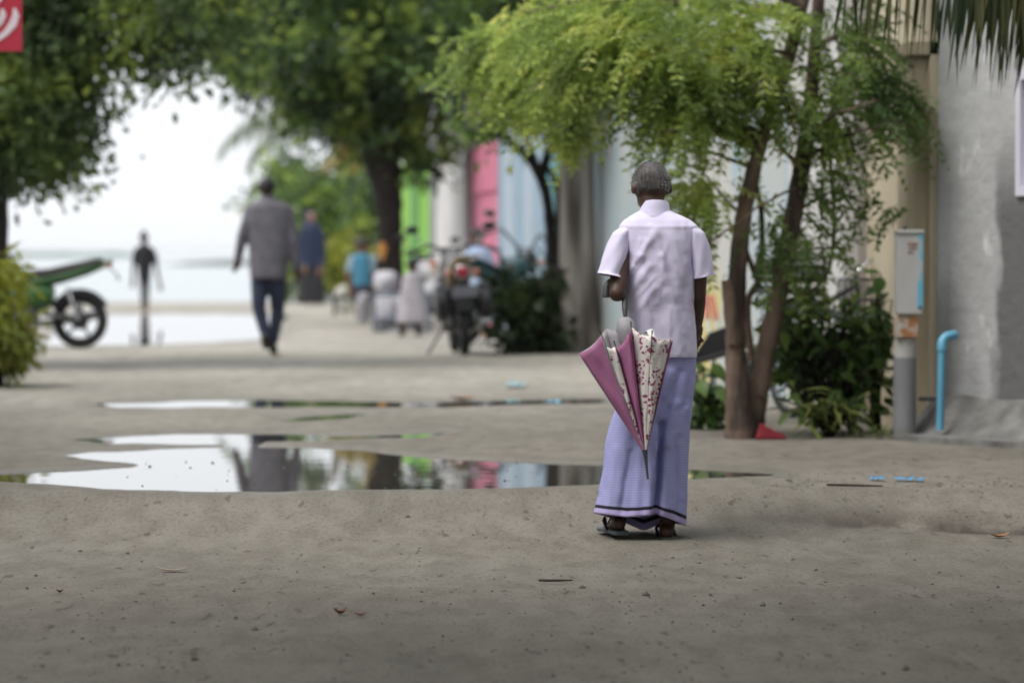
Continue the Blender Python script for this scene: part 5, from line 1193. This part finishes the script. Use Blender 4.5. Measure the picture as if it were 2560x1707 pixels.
# bicycle behind the feathery tree
def bicycle():
    P0 = foot(1860, 1040); g = Vector((at(2075, 0, 23.2).x, 23.2, 0)); g.z = gz(g.x, g.y)
    t = empty('bicycle', g, 'black and silver bicycle with a basket leaning at the wall behind the shrub', 'bicycle', None, R(-68))
    Rw = .33
    for wx in (-.52, .52):
        w_ = MB().torus((wx, 0, Rw), Rw-.02, .02, 'y', 36, 8).build('wheel', M['tyre'], t)
        rm = MB().torus((wx, 0, Rw), Rw-.045, .012, 'y', 32, 6); rm.lathe([(.025,-.04),(.03,0),(.025,.04)], (wx, 0, Rw), 'y', 10)
        for k in range(14): a = 2*pi*k/14; rm.tube([(wx, .02*(-1)**k, Rw), (wx+(Rw-.05)*cos(a), 0, Rw+(Rw-.05)*sin(a))], .0025, 4)
        rm.build('rim', M['engine_metal'], w_)
    MB().tube([(-.52,0,Rw),(-.1,0,.3),(-.22,0,.78),(-.52,0,Rw)], .014, 8).tube([(-.1,0,.3),(.36,0,.72)], .017, 8).tube([(-.2,0,.68),(.35,0,.82)], .016, 8).tube([(.34,0,.88),(.38,0,.68),(.52,0,Rw)], .016, 8).build('frame', M['black_plastic'], t)
    MB().loft([[Vector((x, w_*cos(a), z+.02*sin(a))) for a in np.linspace(0, 2*pi, 10, endpoint=False)] for x, z, w_ in ((-.38,.9,.03),(-.34,.9,.085),(-.25,.89,.07),(-.1,.885,.025),(-.08,.885,.01))]).build('saddle', M['seat_black'], t)
    MB().tube([(.2,.29,.98),(.3,.25,1.0),(.36,.1,.98),(.345,0,.9),(.36,-.1,.98),(.3,-.25,1.0),(.2,-.29,.98)], .012, 8).build('handlebar', M['chrome'], t)
    for sg in (-1, 1): MB().tube([(.22, sg*.285, .985), (.1, sg*.31, .965)], .017, 8).build('grip', M['black_plastic'], t)
    bk = MB()
    for k in range(9): x = .45+k*.03; bk.tube([(x,-.16,.62),(x,-.17,.86)], .004, 4); bk.tube([(x,.16,.62),(x,.17,.86)], .004, 4)
    for k in range(9): y = -.16+k*.04; bk.tube([(.44,y,.62),(.44,y,.86)], .004, 4); bk.tube([(.7,y,.62),(.72,y,.86)], .004, 4); bk.tube([(.44,y,.62),(.7,y,.62)], .004, 4)
    for z in (.62, .74, .86): bk.tube([(.44,-.165,z),(.71,-.165,z),(.71,.165,z),(.44,.165,z),(.44,-.165,z)], .008, 6)
    bk.build('basket', M['engine_metal'], t)
    MB().box((-.72,-.09,.66),(-.34,.09,.68)).tube([(-.7,0,.66),(-.52,.0,Rw)], .008, 6).build('rear_rack', M['chrome'], t)
    cr = empty('black_crate', Vector(t.matrix_basis @ Vector((-.55, 0, .69))), 'black slatted crate with a pale rim strapped on the bicycle behind the stems', 'crate', None, R(-68))
    for z in (0, .07, .14, .21):
        for (a, b_) in (((-.2,-.15,z),(.2,-.135,z+.045)), ((-.2,.135,z),(.2,.15,z+.045)), ((-.2,-.135,z),(-.185,.135,z+.045)), ((.185,-.135,z),(.2,.135,z+.045))): MB().box(a, b_).build('slat', M['black_plastic'], cr, False)
    MB().box((-.2,-.15,-.004),(.2,.15,-.0005)).build('crate_floor', M['black_plastic'], cr, False)
    for (a, b_) in (((-.21,-.16,.256),(.21,-.13,.285)), ((-.21,.13,.256),(.21,.16,.285))): MB().box(a, b_).build('rim_strip', M['moto_silver'], cr, False)
bicycle()
# slatted low bench
g = foot(1785, 1030); d = g.y
t = empty('slatted_bench', g, 'low black slatted bench behind the old man, tilted against the painted wall', 'bench')
for k in range(8):
    y0 = 905-k*9.5; o_ = -.1+k*.06
    mb = MB(); a = at(1728+k*6, y0-4+k*.5, d+o_); b_ = at(1822+k*4, y0-30, d+o_); 
    mb.hexa([a+Vector((0,0,-.012)), b_+Vector((0,0,-.012)), b_+Vector((0,.045,-.012)), a+Vector((0,.045,-.012)), a+Vector((0,0,.012)), b_+Vector((0,0,.012)), b_+Vector((0,.045,.012)), a+Vector((0,.045,.012))])
    under(mb.build('slat', M['seat_black'], None, False), t)
for px, py, o_ in ((1745, 905, -.08), (1818, 880, -.08), (1785, 850, .3), (1850, 830, .3)):
    p = at(px, py, d+o_); under(MB().tube([p, (p.x, p.y, gz(p.x, p.y)-.02)], .011, 8).build('leg', M['cart_blue'], None), t)
under(MB().tube([at(1728, 908, d-.1), at(1826, 880, d-.1)], .018, 8).build('front_rail', M['seat_black'], None), t)
M['red_paint'] = mat('red_paint', (.42,.12,.10), None, 9, .7); M['pole_pale'] = mat('pole_pale', (.42,.45,.41), None, 9, .7)
for i, (x0, y0, x1, lab) in enumerate(((1763, 738, 1790, 'pale leaning pole with a red top just beside the old man'), (1779, 742, 1826, 'second pale leaning pole with a red top, nearer the tree stems'))):
    p = at(x0, y0, 28.6); q = at(x1, 985, 28.0); q.z = gz(q.x, q.y)
    t = empty('leaning_pole', q, lab, 'pole'); mid = p.lerp(q, .26)
    under(MB().tube([q, mid], .016, 8).build('shaft', M['pole_pale'], None), t); under(MB().tube([mid, p], .021, 8).build('red_top', M['red_paint'], None), t)
# red cloth at the foot of the tree
g = foot(1925, 1096); d = g.y; rings = []; M['red_cloth'] = mat('red_cloth', (.22,.016,.028), (.16,.01,.02), 9, .8)
for j in range(9):
    v = j/8; px = 1890+76*v; hgt = np.interp(v, [0, .12, .3, .6, .9, 1], [8, 40, 34, 20, 14, 3]); 
    rings.append([at(px, 1097-hgt*max(0, sin(a))*(1+.12*sin(5*a+3*j)), d-.02+.07*cos(a)*(1-.4*v)) for a in np.linspace(-.15, pi+.15, 14)])
o = MB().loft(rings, True, True).build('red_cloth_bag', M['red_cloth'], None); tag(o, 'crumpled red cloth bag at the foot of the feathery tree', 'bag')

# red banner at the upper edge, hung from a post beside the street
d = 24.; p = at(-70, 0, d); g = Vector((p.x, d, gz(p.x, d))); M['banner_red'] = mat('banner_red', (.42,.025,.05), (.36,.02,.04), 4, .7); M['banner_white'] = mat('banner_white', (.72,.62,.66), None, 6, .7)
t = empty('red_banner', g, 'red banner with a white curved emblem hanging above the dark street tree', 'banner')
under(MB().tube([g+Vector((0,0,-.1)), (p.x, d, 3.2)], .03, 10).build('post', M['pipe_grey'], None), t); under(MB().tube([(p.x-.02, d, 3.0), at(52, 0, d).xy.to_3d()+Vector((0,0,3.0))], .014, 8).build('arm', M['pipe_grey'], None), t)
a = at(-60, 130, d); b_ = at(57, 130, d)
bn = MB().hexa([(a.x,d-.004,a.z),(b_.x,d-.004,a.z),(b_.x,d+.004,a.z),(a.x,d+.004,a.z),(a.x,d-.004,2.99),(b_.x,d-.004,2.99),(b_.x,d+.004,2.99),(a.x,d+.004,2.99)]).build('cloth', M['banner_red'], None, False); under(bn, t)
for pts, wd in (([(38, 22), (42, 40), (34, 62), (18, 82), (-4, 100), (-30, 108)], [3, 9, 10, 8, 6, 3]), ([(8, 24), (10, 38), (2, 56), (-12, 70), (-34, 78)], [3, 8, 9, 7, 3]), ([(24, -70), (8, -10), (-8, 8), (-30, 16)], [3, 7, 7, 3])):
    V = []; Fc = []
    for i, ((x, y), w_) in enumerate(zip(pts, wd)):
        nx_ = pts[min(i+1, len(pts)-1)]; pv = pts[max(i-1, 0)]; tx, ty = nx_[0]-pv[0], nx_[1]-pv[1]; l_ = math.hypot(tx, ty); V += [at(x-ty/l_*w_, y+tx/l_*w_, d-.008), at(x+ty/l_*w_, y-tx/l_*w_, d-.008)]
    Fc = [(2*i, 2*i+1, 2*i+3, 2*i+2) for i in range(len(pts)-1)]
    e = mesh('emblem_stroke', V, Fc, M['banner_white'], None, False); under(e, t)

# ------------------------------------------------------------------ unseen houses and trees added beside the camera to shade the near sand
def LX(d): return -4.7-.09*d
h = empty('added_left_house', (LX(18)-1, 18, 0), 'unseen pale house added on the other side of the street for shade', 'house')  # out of view, added to darken the near ground
V = lambda d0, d1, x0, x1, z0, z1: [(LX(d0)+x0,d0,z0),(LX(d0)+x1,d0,z0),(LX(d1)+x1,d1,z0),(LX(d1)+x0,d1,z0),(LX(d0)+x0,d0,z1),(LX(d0)+x1,d0,z1),(LX(d1)+x1,d1,z1),(LX(d1)+x0,d1,z1)]
under(MB().hexa(V(-6, 27, -5, 0, -.4, 4.6)).build('wall_face', M['lilac_grey'], None, False), h); under(MB().hexa(V(-6.3, 27.3, -5.3, .5, 4.6, 4.75)).build('roof', M['tin'], None, False), h)
def added_shade_tree(px_x, d, label, cr, n):  # crown hangs out of view, added to shade the near sand
    g = Vector((px_x, d, gz(px_x, d))); t = empty('added_shade_tree', g, label, 'tree'); mb = MB(); mb.tube([g+Vector((0,0,-.2)), g+Vector((.1,.1,1.5)), g+Vector((-.1,.0,3.2)), g+Vector((0,0,4.6))], [.24, .17, .15, .08], 12)
    cen = []
    for (x, y, z, rx, ry, rz_) in cr:
        v = unit(rng.normal(size=(n, 3)))*(.4+.6*rng.random((n, 1))); cen.append(np.array([x, y, z])+v*np.array([rx, ry, rz_]))
    cen = np.concatenate(cen)
    for c in cen[rng.choice(len(cen), 14, False)]: limb(mb, g+Vector((0,0,random.uniform(2.6,4.2))), c, .08, .015)
    under(mb.build('trunk', M['bark_grey'], None), t); under(fast_mesh('crown', clumps(cen, 20, .3, .26, .15), 4, M['leaf_mid']), t)
added_shade_tree(3.9, 9.0, 'unseen tree added beside the camera to shade the near sand', [(1.4, 9.3, 5.0, 3.6, 4.4, 1.4)], 190)
added_shade_tree(-4.6, 6.0, 'second unseen tree added across from it to shade the near sand', [(-2.6, 7.6, 5.3, 3.6, 5.0, 1.4)], 200)
h = empty('added_right_house', (5.2, 6, 0), 'unseen pale house added beside the camera for shade', 'house')  # out of view, added to cut side light on the near sand
under(MB().box((4.9, -9, -.4), (9.5, 16.5, 4.4)).build('wall_face', M['lilac_grey'], None, False), h); under(MB().box((4.5, -9.3, 4.4), (9.8, 16.8, 4.55)).build('roof', M['tin'], None, False), h)

# ------------------------------------------------------------------ litter on the sand
def lay(name, px, py, fn, m, label, cat, group=None, h=.0):
    g = foot(px, py); mb = MB(); fn(mb, g+Vector((0, 0, h)), g.y/F); o = mb.build(name, m, None); tag(o, label, cat, group); return o
M['twig'] = mat('twig', (.05,.03,.025), None, 20, .9); M['dry_leaf'] = mat('dry_leaf', (.16,.06,.04), (.10,.04,.03), 20, .7); M['pale_leaf'] = mat('pale_leaf', (.36,.30,.24), (.22,.16,.12), 20, .8); M['blue_scrap'] = mat('blue_scrap', (.05,.22,.42), None, 9, .5); M['stone'] = mat('stone', (.15,.14,.125), (.09,.085,.075), 40, .9); M['litter_white'] = mat('litter_white', (.7,.7,.7), None, 9, .7); M['orange_leaf'] = mat('orange_leaf', (.35,.17,.06), None, 20, .8)
def twig(px0, py0, px1, py1, r, label, nm='twig', m=None):
    a = foot(px0, py0); b_ = foot(px1, py1); k = [a.lerp(b_, t)+Vector((0, random.uniform(-.01,.01), .006+r)) for t in (0, .3, .6, 1)]
    o = MB().tube(k, [r, r*1.1, r, r*.6], 6).build(nm, m or M['twig'], None); tag(o, label, 'twig')
twig(1348, 1457, 1432, 1461, .0045, 'dark straight twig lying on the sand in front of the old man')
twig(2068, 1222, 2208, 1224, .006, 'long dark twig on the sand beside the blue scraps')
def leaf_on(px, py, L_, W_, ang, curl, m, label, nm='dry_leaf'):
    g = foot(px, py); V = []; Fc = []; n_ = 7
    for i in range(n_+1):
        s = i/n_; wv = max(.001, W_*.5*sin(pi*s)**.8)
        for sg in (-1, 0, 1):
            x = (s-.5)*L_; y = sg*wv; z = .004+curl*L_*(4*(s-.5)**2)*.5+(curl*wv*.8 if sg else 0)
            V.append(g+Vector((x*cos(ang)-y*sin(ang), x*sin(ang)+y*cos(ang), z)))
    for i in range(n_):
        a = 3*i; Fc += [(a, a+1, a+4, a+3), (a+1, a+2, a+5, a+4)]
    o = mesh(nm, V, Fc, m); s_ = o.modifiers.new('solid', 'SOLIDIFY'); s_.thickness = .001; tag(o, label, 'leaf')
leaf_on(850, 1538, .05, .03, .4, .9, M['dry_leaf'], 'curled red brown leaf standing up on the near sand'); leaf_on(900, 1541, .045, .025, 0, .5, M['dry_leaf'], 'flatter red brown leaf next to the curled one')
leaf_on(432, 1429, .12, .035, .1, .25, M['pale_leaf'], 'long pale dried leaf on the sand left of centre'); leaf_on(148, 1484, .03, .02, .6, .8, M['dry_leaf'], 'tiny reddish leaf on the sand near the left edge')
leaf_on(1155, 998, .2, .1, .3, .3, M['orange_leaf'], 'yellow brown leaf beside the long thin puddle'); leaf_on(2500, 1345, .09, .05, .2, .4, M['orange_leaf'], 'orange leaf beside the rut near the right edge'); leaf_on(690, 894, .12, .08, .2, .4, M['orange_leaf'], 'orange leaf on the sand behind the walking man')
for i, (x0, y0, x1, lab) in enumerate(((2178, 1206, 2215, 'short blue plastic scrap on the sand before the grey house'), (2240, 1207, 2310, 'longer blue plastic scrap on the sand before the grey house'))):
    a = foot(x0, y0); b_ = foot(x1, y0+1); V = []
    for k in range(7):
        p = a.lerp(b_, k/6)+Vector((0, .02*sin(k*2), .004+.012*abs(sin(k*1.7+i)))); V += [p, p+Vector((0, .09, .004))]
    o = mesh('plastic_scrap', V, [(2*k, 2*k+2, 2*k+3, 2*k+1) for k in range(6)], M['blue_scrap']); tag(o, lab, 'litter', 'blue plastic scraps')
for i, (x0, y0, x1, lab, m_) in enumerate(((1265, 972, 1312, 'teal plastic scrap beyond the long thin puddle', M['sheet_teal']), (1268, 1002, 1300, 'teal scrap lying at the edge of the long thin puddle', M['sheet_teal']), (1360, 1003, 1405, 'pale teal scrap at the right end of the long thin puddle', M['pvc_blue']))):
    a = foot(x0, y0); b_ = foot(x1, y0); V = []
    for k in range(7):
        p = a.lerp(b_, k/6)+Vector((0, .03*sin(k*2+i), .006+.03*abs(sin(k*1.3+i)))); V += [p, p+Vector((0, .3, .01))]
    o = mesh('plastic_scrap', V, [(2*k, 2*k+2, 2*k+3, 2*k+1) for k in range(6)], m_); tag(o, lab, 'litter', 'teal plastic scraps')
# pebbles and crumbs too many to count
V = []; Fc = []
N = 900
uu = rng.uniform(-60, 2620, N); vv = rng.uniform(1180, 1720, N)**1.0; extra = 260
uu = np.concatenate([uu, rng.uniform(1850, 2600, extra)]); vv = np.concatenate([vv, 1292+ rng.normal(size=extra)*16]); uu = np.concatenate([uu, rng.uniform(300, 1500, 90)]); vv = np.concatenate([vv, rng.uniform(1150, 1226, 90)])
mb = MB()
dd = F*(HC+.14)/(vv-HY); xx = (uu-1280)/F*dd; zz = ground(xx, dd); pl = np.arange(len(xx)) >= N+extra; dd = np.where(pl, F*HC/(vv-HY), dd); xx = np.where(pl, (uu-1280)/F*dd, xx); zz = np.where(pl, np.maximum(ground(xx, dd), 0), zz)
for k in range(len(xx)):
    if 16.0 < dd[k] < 22 and k < N: continue
    r = abs(random.gauss(0, 1))*.0019+.0014
    if random.random() < .03: r *= 2.2
    c = (xx[k], dd[k], zz[k]+r*.3); s = [random.uniform(.7, 1.3) for _ in range(6)]
    mb.add([(c[0]-r*s[0]*1.3, c[1], c[2]), (c[0]+r*s[1]*1.3, c[1], c[2]), (c[0], c[1]-r*s[2], c[2]), (c[0], c[1]+r*s[3], c[2]), (c[0], c[1], c[2]-r), (c[0], c[1], c[2]+r*s[4])],
           [(0,2,5),(2,1,5),(1,3,5),(3,0,5),(2,0,4),(1,2,4),(3,1,4),(0,3,4)])
o = mb.build('gravel', M['stone'], None, True); tag(o, 'small dark pebbles and crumbs strewn over the sand', kind='stuff')

# ------------------------------------------------------------------ humid air
hm = bpy.data.materials.new('humid_air'); hm.use_nodes = True; hn = hm.node_tree; hn.nodes.clear()
pv = hn.nodes.new('ShaderNodeVolumePrincipled'); pv.inputs['Color'].default_value = (.93,.96,1,1); pv.inputs['Density'].default_value = .00009; pv.inputs['Anisotropy'].default_value = .2
ho = hn.nodes.new('ShaderNodeOutputMaterial'); hn.links.new(pv.outputs[0], ho.inputs['Volume'])
hz = MB().box((-3600, -60, -8), (3600, 6200, 14)).build('haze', hm, None, False); tag(hz, 'pale humid air over the whole street and sea', kind='stuff')
